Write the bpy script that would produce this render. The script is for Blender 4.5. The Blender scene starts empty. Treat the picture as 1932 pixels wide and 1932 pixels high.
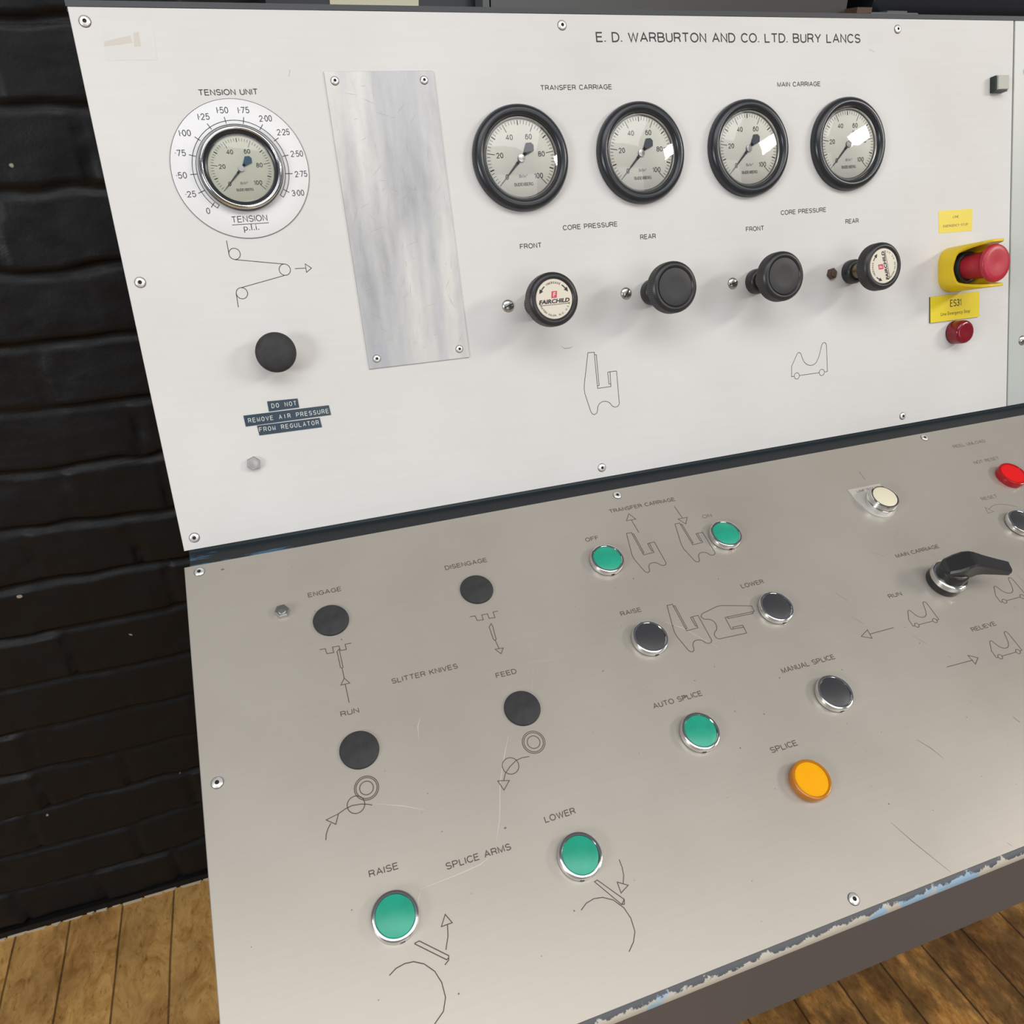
import bpy, math, random
import numpy as np
from mathutils import Matrix, Vector, Euler

sc = bpy.context.scene
col = sc.collection
PI = math.pi
random.seed(7)

# ------------------------------------------------------------------ frames
# world: metres, X along the console, Y into the back wall, Z up, floor at z = 0
PHI = math.radians(18.0)              # gauge panel leans back
TH = 0.85186                          # fold between gauge panel and button panel
FLOOR = -1.1975
s_, c_ = math.sin(PHI), math.cos(PHI)
FU = Matrix(((1, 0, 0, 0), (0, s_, -c_, 0), (0, c_, s_, -FLOOR), (0, 0, 0, 1)))     # gauge panel: right, up, out
dn = Vector((0, -math.cos(TH), math.sin(TH))); nn = Vector((0, math.sin(TH), math.cos(TH)))
hinge = FU @ Vector((0, -0.4056992, 0.0198295))
r3 = FU.to_3x3()
t_ax, n_ax = r3 @ (-dn), r3 @ nn
FL = Matrix(((1, t_ax.x, n_ax.x, hinge.x), (0, t_ax.y, n_ax.y, hinge.y), (0, t_ax.z, n_ax.z, hinge.z), (0, 0, 0, 1)))
WALL_Y = 0.2445

# ------------------------------------------------------------------ camera
cam = bpy.data.cameras.new('camera')
cam.sensor_width = 36.0
cam.lens = 36.0 * 1419.63 / 1932.0
cam.clip_start = 0.01
cob = bpy.data.objects.new('camera', cam); col.objects.link(cob)
Rc = Matrix(((0.94343266, -0.11665538, 0.31036485), (-0.17330449, -0.97151243, 0.16164512), (0.28266654, -0.20628891, -0.93677346)))
right, down, fwd = Rc[0], Rc[1], Rc[2]
m = Matrix(((right[0], -down[0], -fwd[0]), (right[1], -down[1], -fwd[1]), (right[2], -down[2], -fwd[2]))).to_4x4()
m.translation = Vector((0.0835391646, -0.27125045271, 0.64661792699))
cob.matrix_world = FU @ m
sc.camera = cob

# ------------------------------------------------------------------ light
sc.view_settings.view_transform = 'Standard'
sc.view_settings.look = 'None'
sc.view_settings.exposure = 0.0
sc.view_settings.gamma = 1.0
sc.view_settings.use_curve_mapping = False
w = bpy.data.worlds.new('hall'); sc.world = w; w.use_nodes = True
bg = w.node_tree.nodes['Background']; bg.inputs[0].default_value = (0.80, 0.83, 0.90, 1); bg.inputs[1].default_value = 0.15

def area(name, loc, target, sx, sy, power, color):
    l = bpy.data.lights.new(name, 'AREA'); l.shape = 'RECTANGLE'; l.size = sx; l.size_y = sy; l.energy = power; l.color = color
    o = bpy.data.objects.new(name, l); col.objects.link(o)
    o.location = loc
    o.rotation_euler = (Vector(target) - Vector(loc)).to_track_quat('-Z', 'Y').to_euler()
    return o
LP = {'right': 42, 'left': 15, 'roof': 63, 'front': 36}
area('window_light_right', (3.25, -1.95, 2.55), (0.5, -0.1, 0.97), 1.1, 0.36, LP['right'], (1.0, 0.94, 0.86))
area('window_light_left', (-1.45, -1.25, 1.42), (0.1, -0.1, 0.95), 0.6, 0.5, LP['left'], (0.95, 0.97, 1.0))
area('roof_light', (0.25, -1.9, 3.4), (0.5, -0.9, 0.8), 4.2, 1.4, LP['roof'], (0.99, 0.985, 0.97))
area('window_light_front', (1.4, -4.6, 1.9), (0.3, -0.2, 0.9), 2.6, 2.0, LP['front'], (0.98, 0.985, 1.0))

# ------------------------------------------------------------------ materials
def mat(name, color, rough=0.5, metal=0.0, spec=0.5, **kw):
    m = bpy.data.materials.new(name); m.use_nodes = True
    b = m.node_tree.nodes['Principled BSDF']
    b.inputs['Base Color'].default_value = (*color, 1); b.inputs['Roughness'].default_value = rough
    b.inputs['Metallic'].default_value = metal; b.inputs['Specular IOR Level'].default_value = spec
    for k, v in kw.items(): b.inputs[k.replace('_', ' ')].default_value = v
    return m
def nd(m, t, **kw):
    n = m.node_tree.nodes.new(t)
    for k, v in kw.items(): setattr(n, k, v)
    return n
def lk(m, a, b): m.node_tree.links.new(a, b)
def noise(m, scale, detail=4, stretch=None, rough=0.55):
    tc = nd(m, 'ShaderNodeTexCoord'); n = nd(m, 'ShaderNodeTexNoise')
    n.inputs['Scale'].default_value = scale; n.inputs['Detail'].default_value = detail; n.inputs['Roughness'].default_value = rough
    if stretch:
        mp = nd(m, 'ShaderNodeMapping'); mp.inputs['Scale'].default_value = stretch
        lk(m, tc.outputs['Object'], mp.inputs[0]); lk(m, mp.outputs[0], n.inputs['Vector'])
    else: lk(m, tc.outputs['Object'], n.inputs['Vector'])
    return n
def ramp(m, src, stops, interp='LINEAR'):
    r = nd(m, 'ShaderNodeValToRGB'); r.color_ramp.interpolation = interp
    e = r.color_ramp.elements
    while len(e) < len(stops): e.new(0.5)
    for el, (p, c) in zip(e, stops): el.position = p; el.color = (*c, 1) if len(c) == 3 else c
    lk(m, src, r.inputs[0]); return r
def mix(m, fac, a, b, blend='MIX'):
    n = nd(m, 'ShaderNodeMix', data_type='RGBA', blend_type=blend)
    if isinstance(fac, (int, float)): n.inputs[0].default_value = fac
    else: lk(m, fac, n.inputs[0])
    for s, i in ((a, 6), (b, 7)):
        if isinstance(s, tuple): n.inputs[i].default_value = (*s, 1)
        else: lk(m, s, n.inputs[i])
    return n.outputs[2]
def bsdf(m): return m.node_tree.nodes['Principled BSDF']
def bump(m, src, strength, dist=0.001):
    b = nd(m, 'ShaderNodeBump'); b.inputs['Strength'].default_value = strength; b.inputs['Distance'].default_value = dist
    lk(m, src, b.inputs['Height']); lk(m, b.outputs[0], bsdf(m).inputs['Normal'])

# gauge panel: off-white lacquer with faint blotches and a fine horizontal grain
M_white = mat('white_lacquer', (0.74, 0.73, 0.71), 0.5, 0, 0.18)
n1 = noise(M_white, 6, 5); n2 = noise(M_white, 60, 3, (0.25, 4, 1))
cA = ramp(M_white, n1.outputs[0], [(0.3, (0.655, 0.640, 0.615)), (0.7, (0.708, 0.698, 0.682))])
cB = mix(M_white, 0.06, cA.outputs[0], n2.outputs[0], 'OVERLAY')
lk(M_white, cB, bsdf(M_white).inputs['Base Color'])
# button panel: satin anodised aluminium, brushed along its length
M_satin = mat('satin_aluminium', (0.50, 0.47, 0.43), 0.36, 0.35, 0.5)
n1 = noise(M_satin, 5, 4); n2 = noise(M_satin, 90, 3, (0.06, 5, 1))
cA = ramp(M_satin, n1.outputs[0], [(0.3, (0.445, 0.408, 0.352)), (0.7, (0.482, 0.446, 0.392))])
cB = mix(M_satin, 0.035, cA.outputs[0], n2.outputs[0], 'OVERLAY')
lk(M_satin, cB, bsdf(M_satin).inputs['Base Color'])
rr = ramp(M_satin, n1.outputs[0], [(0.3, (0.33,) * 3), (0.7, (0.42,) * 3)]); lk(M_satin, rr.outputs[0], bsdf(M_satin).inputs['Roughness'])
# bare scratched aluminium
M_alu = mat('bare_aluminium', (0.62, 0.62, 0.62), 0.36, 0.55, 0.5)
n1 = noise(M_alu, 40, 6, (1, 0.25, 1), 0.7); n2 = noise(M_alu, 11, 3, (2.2, 0.12, 1))
cA = ramp(M_alu, n1.outputs[0], [(0.35, (0.47, 0.465, 0.46)), (0.65, (0.63, 0.625, 0.61))])
cB = ramp(M_alu, n2.outputs[0], [(0.42, (0.76, 0.775, 0.81)), (0.56, (1.0, 0.985, 0.955))])
lk(M_alu, mix(M_alu, 1.0, cA.outputs[0], cB.outputs[0], 'MULTIPLY'), bsdf(M_alu).inputs['Base Color'])
rr = ramp(M_alu, n1.outputs[0], [(0.3, (0.3,) * 3), (0.7, (0.5,) * 3)]); lk(M_alu, rr.outputs[0], bsdf(M_alu).inputs['Roughness'])

M_chrome = mat('chrome', (0.82, 0.82, 0.82), 0.12, 1.0)
M_steel = mat('steel', (0.55, 0.54, 0.52), 0.3, 1.0)
M_bolt = mat('zinc_bolt', (0.50, 0.49, 0.475), 0.42, 0.75)
M_rivet = mat('rivet_alloy', (0.84, 0.83, 0.81), 0.34, 0.6)
M_rivet_edge = mat('rivet_edge', (0.16, 0.145, 0.13), 0.5, 0.5)
M_dark_hole = mat('dark_recess', (0.02, 0.018, 0.016), 0.7)
M_rust = mat('rusty_steel', (0.12, 0.075, 0.055), 0.75, 0.2)
M_ring_black = mat('black_enamel', (0.022, 0.025, 0.030), 0.28, 0, 0.5)
M_bakelite = mat('black_bakelite', (0.024, 0.024, 0.025), 0.36, 0, 0.5)
M_rubber = mat('black_rubber', (0.036, 0.038, 0.041), 0.62, 0, 0.35)
n1 = noise(M_rubber, 120, 5); cA = ramp(M_rubber, n1.outputs[0], [(0.35, (0.028, 0.0285, 0.029)), (0.7, (0.043, 0.0435, 0.045))]); lk(M_rubber, cA.outputs[0], bsdf(M_rubber).inputs['Base Color'])
M_dial = mat('dial_cream', (0.92, 0.90, 0.81), 0.5, 0, 0.3)
M_dial_old = mat('dial_yellowed', (0.88, 0.88, 0.74), 0.5, 0, 0.3)
M_ink = mat('black_ink', (0.045, 0.045, 0.048), 0.6, 0, 0.2)
M_ink_grey = mat('grey_ink', (0.16, 0.16, 0.15), 0.6, 0, 0.2)
M_engrave = mat('engraved_dark', (0.058, 0.056, 0.058), 0.7, 0, 0.2)
M_engrave_low = mat('engraved_brown', (0.115, 0.095, 0.082), 0.7, 0, 0.2)
M_engrave_fade = mat('engraved_faded', (0.20, 0.175, 0.15), 0.7, 0, 0.2)
M_white_disc = mat('white_plastic', (0.78, 0.78, 0.785), 0.35, 0, 0.45)
M_needle = mat('needle_blue_black', (0.075, 0.085, 0.10), 0.45)
M_needle_blue = mat('needle_blue', (0.05, 0.13, 0.21), 0.4)
M_green = mat('green_plastic', (0.018, 0.36, 0.225), 0.33, 0, 0.5)
n1 = noise(M_green, 45, 3); cA = ramp(M_green, n1.outputs[0], [(0.3, (0.016, 0.31, 0.195)), (0.7, (0.024, 0.41, 0.265))]); lk(M_green, cA.outputs[0], bsdf(M_green).inputs['Base Color'])
M_blackcap = mat('black_button_plastic', (0.042, 0.042, 0.046), 0.42, 0, 0.5)
M_cream = mat('cream_plastic', (0.80, 0.74, 0.55), 0.4)
M_amber = mat('amber_lens', (0.95, 0.42, 0.004), 0.4, 0, 0.12, Subsurface_Weight=0.35, Subsurface_Scale=0.004)
M_amber_rim = mat('amber_lens_rim', (0.72, 0.27, 0.02), 0.15, 0, 0.5, Transmission_Weight=0.35)
M_red = mat('red_lens', (0.80, 0.012, 0.012), 0.2, 0, 0.5, Subsurface_Weight=0.3, Subsurface_Scale=0.004)
M_red_rim = mat('red_lens_rim', (0.55, 0.012, 0.02), 0.15, 0, 0.5, Transmission_Weight=0.3)
M_dome_red = mat('dark_red_lens', (0.30, 0.012, 0.025), 0.16, 0, 0.5, Transmission_Weight=0.35)
M_stop_red = mat('stop_red', (0.46, 0.022, 0.045), 0.38, 0, 0.5)
M_yellow = mat('safety_yellow', (0.78, 0.55, 0.012), 0.36, 0, 0.5)
M_label_yellow = mat('label_yellow', (0.80, 0.64, 0.025), 0.4, 0, 0.4)
M_sticker_yellow = mat('sticker_yellow', (0.78, 0.62, 0.06), 0.32, 0, 0.5)
M_green_black = mat('dark_green_plastic', (0.018, 0.032, 0.028), 0.4)
M_tape = mat('dymo_blue', (0.022, 0.047, 0.072), 0.3, 0, 0.5)
M_emboss = mat('embossed_white', (0.62, 0.64, 0.60), 0.6)
M_knob_label = mat('knob_label_cream', (0.72, 0.66, 0.55), 0.4)
M_logo_red = mat('logo_red', (0.62, 0.06, 0.10), 0.5)
M_logo_white = mat('logo_white', (0.82, 0.76, 0.70), 0.5)
M_tag = mat('tag_grey', (0.56, 0.53, 0.49), 0.45, 0.2)
M_sq_face = mat('pale_lens', (0.50, 0.51, 0.45), 0.55, 0, 0.15)
M_stain_pale = mat('tape_film', (0.655, 0.645, 0.62), 0.3)
M_stain_brown = mat('tape_glue', (0.60, 0.555, 0.49), 0.45)
M_scratch_dark = mat('scratch_dark', (0.16, 0.14, 0.13), 0.6)
M_scratch_light = mat('scratch_light', (0.66, 0.63, 0.58), 0.4)
M_side_panel = mat('grey_green_lacquer', (0.50, 0.525, 0.50), 0.4)
M_brass = mat('dull_brass', (0.22, 0.18, 0.12), 0.35, 0.9)
# frame paint: slate over old blue, chipped
M_frame = mat('slate_paint', (0.045, 0.050, 0.056), 0.55, 0, 0.2)
n1 = noise(M_frame, 26, 6, (0.35, 2.4, 2.4), 0.65)
tc = nd(M_frame, 'ShaderNodeTexCoord'); sx = nd(M_frame, 'ShaderNodeSeparateXYZ'); lk(M_frame, tc.outputs['Object'], sx.inputs[0])
fade = nd(M_frame, 'ShaderNodeMapRange'); fade.inputs[1].default_value = 0.0; fade.inputs[2].default_value = 0.30; fade.inputs[3].default_value = 0.06; fade.inputs[4].default_value = -0.22
lk(M_frame, sx.outputs[0], fade.inputs[0])
ad = nd(M_frame, 'ShaderNodeMath', operation='ADD'); lk(M_frame, n1.outputs[0], ad.inputs[0]); lk(M_frame, fade.outputs[0], ad.inputs[1])
cA = ramp(M_frame, ad.outputs[0], [(0.53, (0.020, 0.023, 0.026)), (0.57, (0.050, 0.115, 0.19))])
lk(M_frame, cA.outputs[0], bsdf(M_frame).inputs['Base Color'])
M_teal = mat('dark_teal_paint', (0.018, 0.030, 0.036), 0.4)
M_apron = mat('brown_grey_paint', (0.110, 0.098, 0.096), 0.5, 0, 0.4)
M_rim = mat('rim_grey_paint', (0.045, 0.048, 0.053), 0.5)
# chipped front edge: cream primer with slate paint on top and specks of blue
M_chip = mat('chipped_edge', (0.5, 0.48, 0.42), 0.55)
n1 = noise(M_chip, 85, 6, (1, 1, 1), 0.7); n2 = noise(M_chip, 19, 3, (1, 1, 1))
tc = nd(M_chip, 'ShaderNodeTexCoord'); sx = nd(M_chip, 'ShaderNodeSeparateXYZ'); lk(M_chip, tc.outputs['Object'], sx.inputs[0])
hh = nd(M_chip, 'ShaderNodeMapRange'); hh.inputs[1].default_value = 0.6630; hh.inputs[2].default_value = 0.6695; hh.inputs[3].default_value = -0.26; hh.inputs[4].default_value = 0.30
lk(M_chip, sx.outputs[2], hh.inputs[0])
ad = nd(M_chip, 'ShaderNodeMath', operation='ADD'); lk(M_chip, n1.outputs[0], ad.inputs[0]); lk(M_chip, hh.outputs[0], ad.inputs[1])
blue = ramp(M_chip, n2.outputs[0], [(0.565, (0.52, 0.48, 0.40)), (0.59, (0.30, 0.45, 0.58))])
cA = ramp(M_chip, ad.outputs[0], [(0.53, (0, 0, 0)), (0.57, (1, 1, 1))])
lk(M_chip, mix(M_chip, cA.outputs[0], blue.outputs[0], (0.085, 0.09, 0.10)), bsdf(M_chip).inputs['Base Color'])

M_glass = bpy.data.materials.new('gauge_glass'); M_glass.use_nodes = True
nt = M_glass.node_tree; nt.nodes.remove(nt.nodes['Principled BSDF'])
tr = nd(M_glass, 'ShaderNodeBsdfTransparent'); gl = nd(M_glass, 'ShaderNodeBsdfGlossy'); gl.inputs['Roughness'].default_value = 0.03
fr = nd(M_glass, 'ShaderNodeFresnel'); fr.inputs[0].default_value = 1.5; mx = nd(M_glass, 'ShaderNodeMixShader')
lk(M_glass, fr.outputs[0], mx.inputs[0]); lk(M_glass, tr.outputs[0], mx.inputs[1]); lk(M_glass, gl.outputs[0], mx.inputs[2])
lk(M_glass, mx.outputs[0], nt.nodes['Material Output'].inputs['Surface'])

# black gloss masonry paint
M_brick = mat('black_masonry_paint', (0.0105, 0.0105, 0.0108), 0.5, 0, 0.25)
n1 = noise(M_brick, 30, 6); n2 = noise(M_brick, 180, 4)
ck = noise(M_brick, 38, 1); 
fl = ramp(M_brick, ck.outputs[0], [(0.775, (0.0058, 0.0058, 0.0061)), (0.785, (0.34, 0.30, 0.24))])
lk(M_brick, fl.outputs[0], bsdf(M_brick).inputs['Base Color'])
rr = ramp(M_brick, n1.outputs[0], [(0.3, (0.36,) * 3), (0.7, (0.6,) * 3)]); lk(M_brick, rr.outputs[0], bsdf(M_brick).inputs['Roughness'])
bump(M_brick, n2.outputs[0], 0.25, 0.0015)

# old floor boards running into the wall
M_floor = mat('worn_boards', (0.2, 0.12, 0.05), 0.36, 0, 0.5)
tc = nd(M_floor, 'ShaderNodeTexCoord'); sx = nd(M_floor, 'ShaderNodeSeparateXYZ'); lk(M_floor, tc.outputs['Object'], sx.inputs[0])
def mth(m, op, a, b=None):
    n = nd(m, 'ShaderNodeMath', operation=op)
    for i, v in enumerate((a, b)):
        if v is None: continue
        if isinstance(v, (int, float)): n.inputs[i].default_value = v
        else: lk(m, v, n.inputs[i])
    return n.outputs[0]
q = mth(M_floor, 'DIVIDE', mth(M_floor, 'ADD', sx.outputs[0], 0.200 + 7.7), 0.077)
wob = noise(M_floor, 3.5, 2)
q = mth(M_floor, 'ADD', q, mth(M_floor, 'MULTIPLY', mth(M_floor, 'SUBTRACT', wob.outputs[0], 0.5), 0.10))
idx = mth(M_floor, 'FLOOR', q); fr_ = mth(M_floor, 'FRACT', q)
wn = nd(M_floor, 'ShaderNodeTexWhiteNoise', noise_dimensions='1D'); lk(M_floor, idx, wn.inputs['W'])
yo = mth(M_floor, 'ADD', sx.outputs[1], mth(M_floor, 'MULTIPLY', wn.outputs[0], 5.0))
cv = nd(M_floor, 'ShaderNodeCombineXYZ'); lk(M_floor, sx.outputs[0], cv.inputs[0]); lk(M_floor, yo, cv.inputs[1]); lk(M_floor, wn.outputs[0], cv.inputs[2])
mp = nd(M_floor, 'ShaderNodeMapping'); mp.inputs['Scale'].default_value = (34, 16, 1); lk(M_floor, cv.outputs[0], mp.inputs[0])
g1 = nd(M_floor, 'ShaderNodeTexNoise'); g1.inputs['Scale'].default_value = 1.0; g1.inputs['Detail'].default_value = 8; g1.inputs['Roughness'].default_value = 0.68; g1.inputs['Distortion'].default_value = 1.4
lk(M_floor, mp.outputs[0], g1.inputs['Vector'])
base = ramp(M_floor, g1.outputs[0], [(0.25, (0.30, 0.125, 0.035)), (0.40, (0.56, 0.30, 0.085)), (0.53, (0.70, 0.42, 0.14)), (0.64, (0.80, 0.46, 0.16)), (0.76, (0.82, 0.58, 0.30))])
# worn pale patches, dark oil stains
big = noise(M_floor, 6.0, 6, (1.3, 0.8, 1), 0.65)
pat = noise(M_floor, 17, 6, (1.5, 0.7, 1), 0.7)
st = ramp(M_floor, big.outputs[0], [(0.36, (0.45, 0.38, 0.34)), (0.56, (1, 1, 1))])
right_dark = nd(M_floor, 'ShaderNodeMapRange'); right_dark.inputs[1].default_value = 0.30; right_dark.inputs[2].default_value = 0.60; right_dark.inputs[3].default_value = 0.0; right_dark.inputs[4].default_value = 0.85  # boards get darker and blotchier towards the right
lk(M_floor, sx.outputs[0], right_dark.inputs[0])
st2 = ramp(M_floor, pat.outputs[0], [(0.36, (0.10, 0.085, 0.075)), (0.50, (0.26, 0.22, 0.19)), (0.64, (0.80, 0.68, 0.52))])
c1 = mix(M_floor, 0.8, base.outputs[0], st.outputs[0], 'MULTIPLY')
c2 = mix(M_floor, right_dark.outputs[0], c1, mix(M_floor, 1.0, c1, st2.outputs[0], 'MULTIPLY'))
tone = ramp(M_floor, wn.outputs[0], [(0.0, (0.86, 0.83, 0.80)), (1.0, (1.08, 1.05, 1.0))])
c3 = mix(M_floor, 1.0, c2, tone.outputs[0], 'MULTIPLY')
gap = ramp(M_floor, fr_, [(0.0, (0.22,) * 3), (0.022, (0.30,) * 3), (0.04, (0.92,) * 3), (0.985, (1,) * 3), (0.995, (0.5,) * 3)])
c4 = mix(M_floor, 1.0, c3, gap.outputs[0], 'MULTIPLY')
spk = noise(M_floor, 75, 1); sp = ramp(M_floor, spk.outputs[0], [(0.80, (0, 0, 0)), (0.82, (1, 1, 1))])
sc1 = noise(M_floor, 1.0, 6, (60, 38, 1), 0.75); sc2 = noise(M_floor, 1.0, 4, (150, 60, 1), 0.6)
fleck = ramp(M_floor, sc1.outputs[0], [(0.30, (0.45, 0.36, 0.28)), (0.40, (1, 1, 1)), (0.60, (1, 1, 1)), (0.70, (1.3, 1.25, 1.2))])
fl2 = ramp(M_floor, sc2.outputs[0], [(0.30, (0.55, 0.48, 0.42)), (0.42, (1, 1, 1))])
c5 = mix(M_floor, 0.8, c4, mix(M_floor, 1.0, fleck.outputs[0], fl2.outputs[0], 'MULTIPLY'), 'MULTIPLY')
lk(M_floor, mix(M_floor, sp.outputs[0], c5, (0.5, 0.46, 0.38)), bsdf(M_floor).inputs['Base Color'])
bump(M_floor, mix(M_floor, 0.5, g1.outputs[0], gap.outputs[0]), 0.5, 0.002)

M_grey_sheet = mat('grey_steel_sheet', (0.085, 0.083, 0.080), 0.35, 0.5)
M_bg_dark = mat('machine_black', (0.012, 0.014, 0.018), 0.35)
M_bg_mid = mat("machine_grey", (0.10, 0.105, 0.105), 0.5)
M_bg_cream = mat('cream_enamel', (0.55, 0.52, 0.38), 0.5)
M_bg_brown = mat("brown_part", (0.09, 0.05, 0.025), 0.6)
M_plaster = mat('plaster_crumbs', (0.56, 0.48, 0.36), 0.8)

# ------------------------------------------------------------------ mesh builder (millimetres in, metres out)
class MB:
    def __init__(s): s.v = []; s.f = []; s.m = []
    def add(s, vs, fs, mi=0):
        o = len(s.v); s.v += [tuple(q) for q in vs]; s.f += [tuple(i + o for i in f) for f in fs]; s.m += [mi] * len(fs)
    def lathe(s, prof, seg=48, mi=0, c=(0, 0), cap0=False, cap1=False, knurl=None):
        """prof: list of (r, z[, material]); knurl: (index set, depth)"""
        vs = []; n = len(prof)
        for i, p in enumerate(prof):
            for k in range(seg):
                r = p[0]
                if knurl and i in knurl[0] and k % 2: r -= knurl[1]
                a = 2 * PI * k / seg
                vs.append((c[0] + r * math.cos(a), c[1] + r * math.sin(a), p[1]))
        base = len(s.v); s.v += vs
        for i in range(n - 1):
            mm = prof[i + 1][2] if len(prof[i + 1]) > 2 else mi
            for k in range(seg):
                k2 = (k + 1) % seg
                s.f.append((base + i * seg + k, base + i * seg + k2, base + (i + 1) * seg + k2, base + (i + 1) * seg + k)); s.m.append(mm)
        if cap0: s.f.append(tuple(base + k for k in reversed(range(seg)))); s.m.append(mi)
        if cap1: s.f.append(tuple(base + (n - 1) * seg + k for k in range(seg))); s.m.append(prof[-1][2] if len(prof[-1]) > 2 else mi)
    def prism(s, poly, z0, z1, mi=0, bevel=0.0):
        n = len(poly)
        a = sum(poly[i][0] * poly[(i + 1) % n][1] - poly[(i + 1) % n][0] * poly[i][1] for i in range(n))
        if a < 0: poly = poly[::-1]
        rings = [[(x, y, z0) for x, y in poly]]
        if bevel:
            cx = sum(p[0] for p in poly) / n; cy = sum(p[1] for p in poly) / n
            rings.append([(x, y, z1 - bevel) for x, y in poly])
            def ins(x, y):
                d = math.hypot(x - cx, y - cy) or 1
                return x - (x - cx) / d * bevel, y - (y - cy) / d * bevel
            rings.append([(*ins(x, y), z1) for x, y in poly])
        else: rings.append([(x, y, z1) for x, y in poly])
        vs = [p for r in rings for p in r]; fs = []
        for j in range(len(rings) - 1):
            for i in range(n): fs.append((j * n + i, j * n + (i + 1) % n, (j + 1) * n + (i + 1) % n, (j + 1) * n + i))
        fs.append(tuple(reversed(range(n)))); fs.append(tuple((len(rings) - 1) * n + i for i in range(n)))
        s.add(vs, fs, mi)
    def box(s, x0, x1, y0, y1, z0, z1, mi=0):
        vs = [(x, y, z) for x in (x0, x1) for y in (y0, y1) for z in (z0, z1)]
        s.add(vs, [(0, 1, 3, 2), (4, 6, 7, 5), (0, 4, 5, 1), (2, 3, 7, 6), (0, 2, 6, 4), (1, 5, 7, 3)], mi)
    def line(s, pts, wd, z=0.12, mi=0, taper=False):
        """flat stroke along a polyline"""
        pts = [p for i, p in enumerate(pts) if i == 0 or math.hypot(p[0] - pts[i - 1][0], p[1] - pts[i - 1][1]) > 1e-4]
        n = len(pts)
        if n < 2: return
        closed = n > 3 and math.hypot(pts[0][0] - pts[-1][0], pts[0][1] - pts[-1][1]) < 1e-3
        L = []; R = []
        for i in range(n):
            def nrm(a, b):
                d = math.hypot(b[0] - a[0], b[1] - a[1]); return (-(b[1] - a[1]) / d, (b[0] - a[0]) / d)
            if closed and i in (0, n - 1): n1, n2 = nrm(pts[-2], pts[-1]), nrm(pts[0], pts[1])
            else: n1 = nrm(pts[max(i - 1, 0)], pts[max(i - 1, 0) + 1]); n2 = nrm(pts[min(i, n - 2)], pts[min(i, n - 2) + 1])
            mx, my = n1[0] + n2[0], n1[1] + n2[1]; d = math.hypot(mx, my) or 1; mx /= d; my /= d
            k = min(1 / max(mx * n1[0] + my * n1[1], 0.3), 2.0) * wd / 2
            if taper and i in (0, n - 1): k *= 0.3
            L.append((pts[i][0] + mx * k, pts[i][1] + my * k, z)); R.append((pts[i][0] - mx * k, pts[i][1] - my * k, z))
        s.add(L + R, [(n + i, n + i + 1, i + 1, i) for i in range(n - 1)], mi)
    def circle(s, c, r, wd, z=0.12, seg=40, a0=0, a1=360, mi=0):
        s.line([(c[0] + r * math.cos(math.radians(a0 + (a1 - a0) * k / seg)), c[1] + r * math.sin(math.radians(a0 + (a1 - a0) * k / seg))) for k in range(seg + 1)], wd, z, mi)
    def text(s, body, a, width, cap, z=0.12, ang=0.0, align='L', off=0.0, mi=0, shear=0.0, tr=None):
        """lettering: a = baseline start (or centre), width and cap height in mm; width None keeps the natural width"""
        vs, fs, w0, hcap = glyphs(body, off)
        ky = cap / hcap; kx = ky if width is None else width / w0
        ca, sa = math.cos(ang), math.sin(ang); x0 = {'L': 0, 'C': -w0 / 2, 'R': -w0}[align]
        out = []
        for x, y in vs:
            X = (x + x0) * kx; Y = y * ky; X += shear * Y
            out.append((a[0] + X * ca - Y * sa, a[1] + X * sa + Y * ca, z))
        s.add(out, fs, mi)
    def build(s, name, mats, parent=None, mw=None, sharp=35, smooth=True):
        me = bpy.data.meshes.new(name)
        me.from_pydata([(x * .001, y * .001, z * .001) for x, y, z in s.v], [], s.f)
        for mm in (mats if isinstance(mats, (list, tuple)) else [mats]): me.materials.append(mm)
        me.polygons.foreach_set('material_index', s.m)
        if smooth:
            me.polygons.foreach_set('use_smooth', [True] * len(me.polygons))
            me.set_sharp_from_angle(angle=math.radians(sharp))
        me.update()
        o = bpy.data.objects.new(name, me); col.objects.link(o)
        if parent is not None: o.parent = parent
        if mw is not None: o.matrix_basis = mw
        return o

_g = {}
def glyphs(body, off=0.0):
    """outline of a word in the built-in font, as flat faces"""
    key = (body, off)
    if key in _g: return _g[key]
    def get(t):
        cu = bpy.data.curves.new('glyphs', 'FONT'); cu.body = t; cu.size = 1.0; cu.resolution_u = 3; cu.offset = off; cu.fill_mode = 'FRONT' if hasattr(cu, 'fill_mode') else cu.fill_mode
        o = bpy.data.objects.new('glyphs', cu); me = o.to_mesh()
        vs = [(v.co.x, v.co.y) for v in me.vertices]; fs = [tuple(p.vertices) if p.normal.z > 0 else tuple(reversed(p.vertices)) for p in me.polygons]
        o.to_mesh_clear(); bpy.data.objects.remove(o); bpy.data.curves.remove(cu)
        return vs, fs
    vs, fs = get(body)
    hv, _ = get('H'); hcap = max(v[1] for v in hv)
    x0 = min(v[0] for v in vs); x1 = max(v[0] for v in vs)
    _g[key] = ([(x - x0, y) for x, y in vs], fs, x1 - x0, hcap)
    return _g[key]

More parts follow.
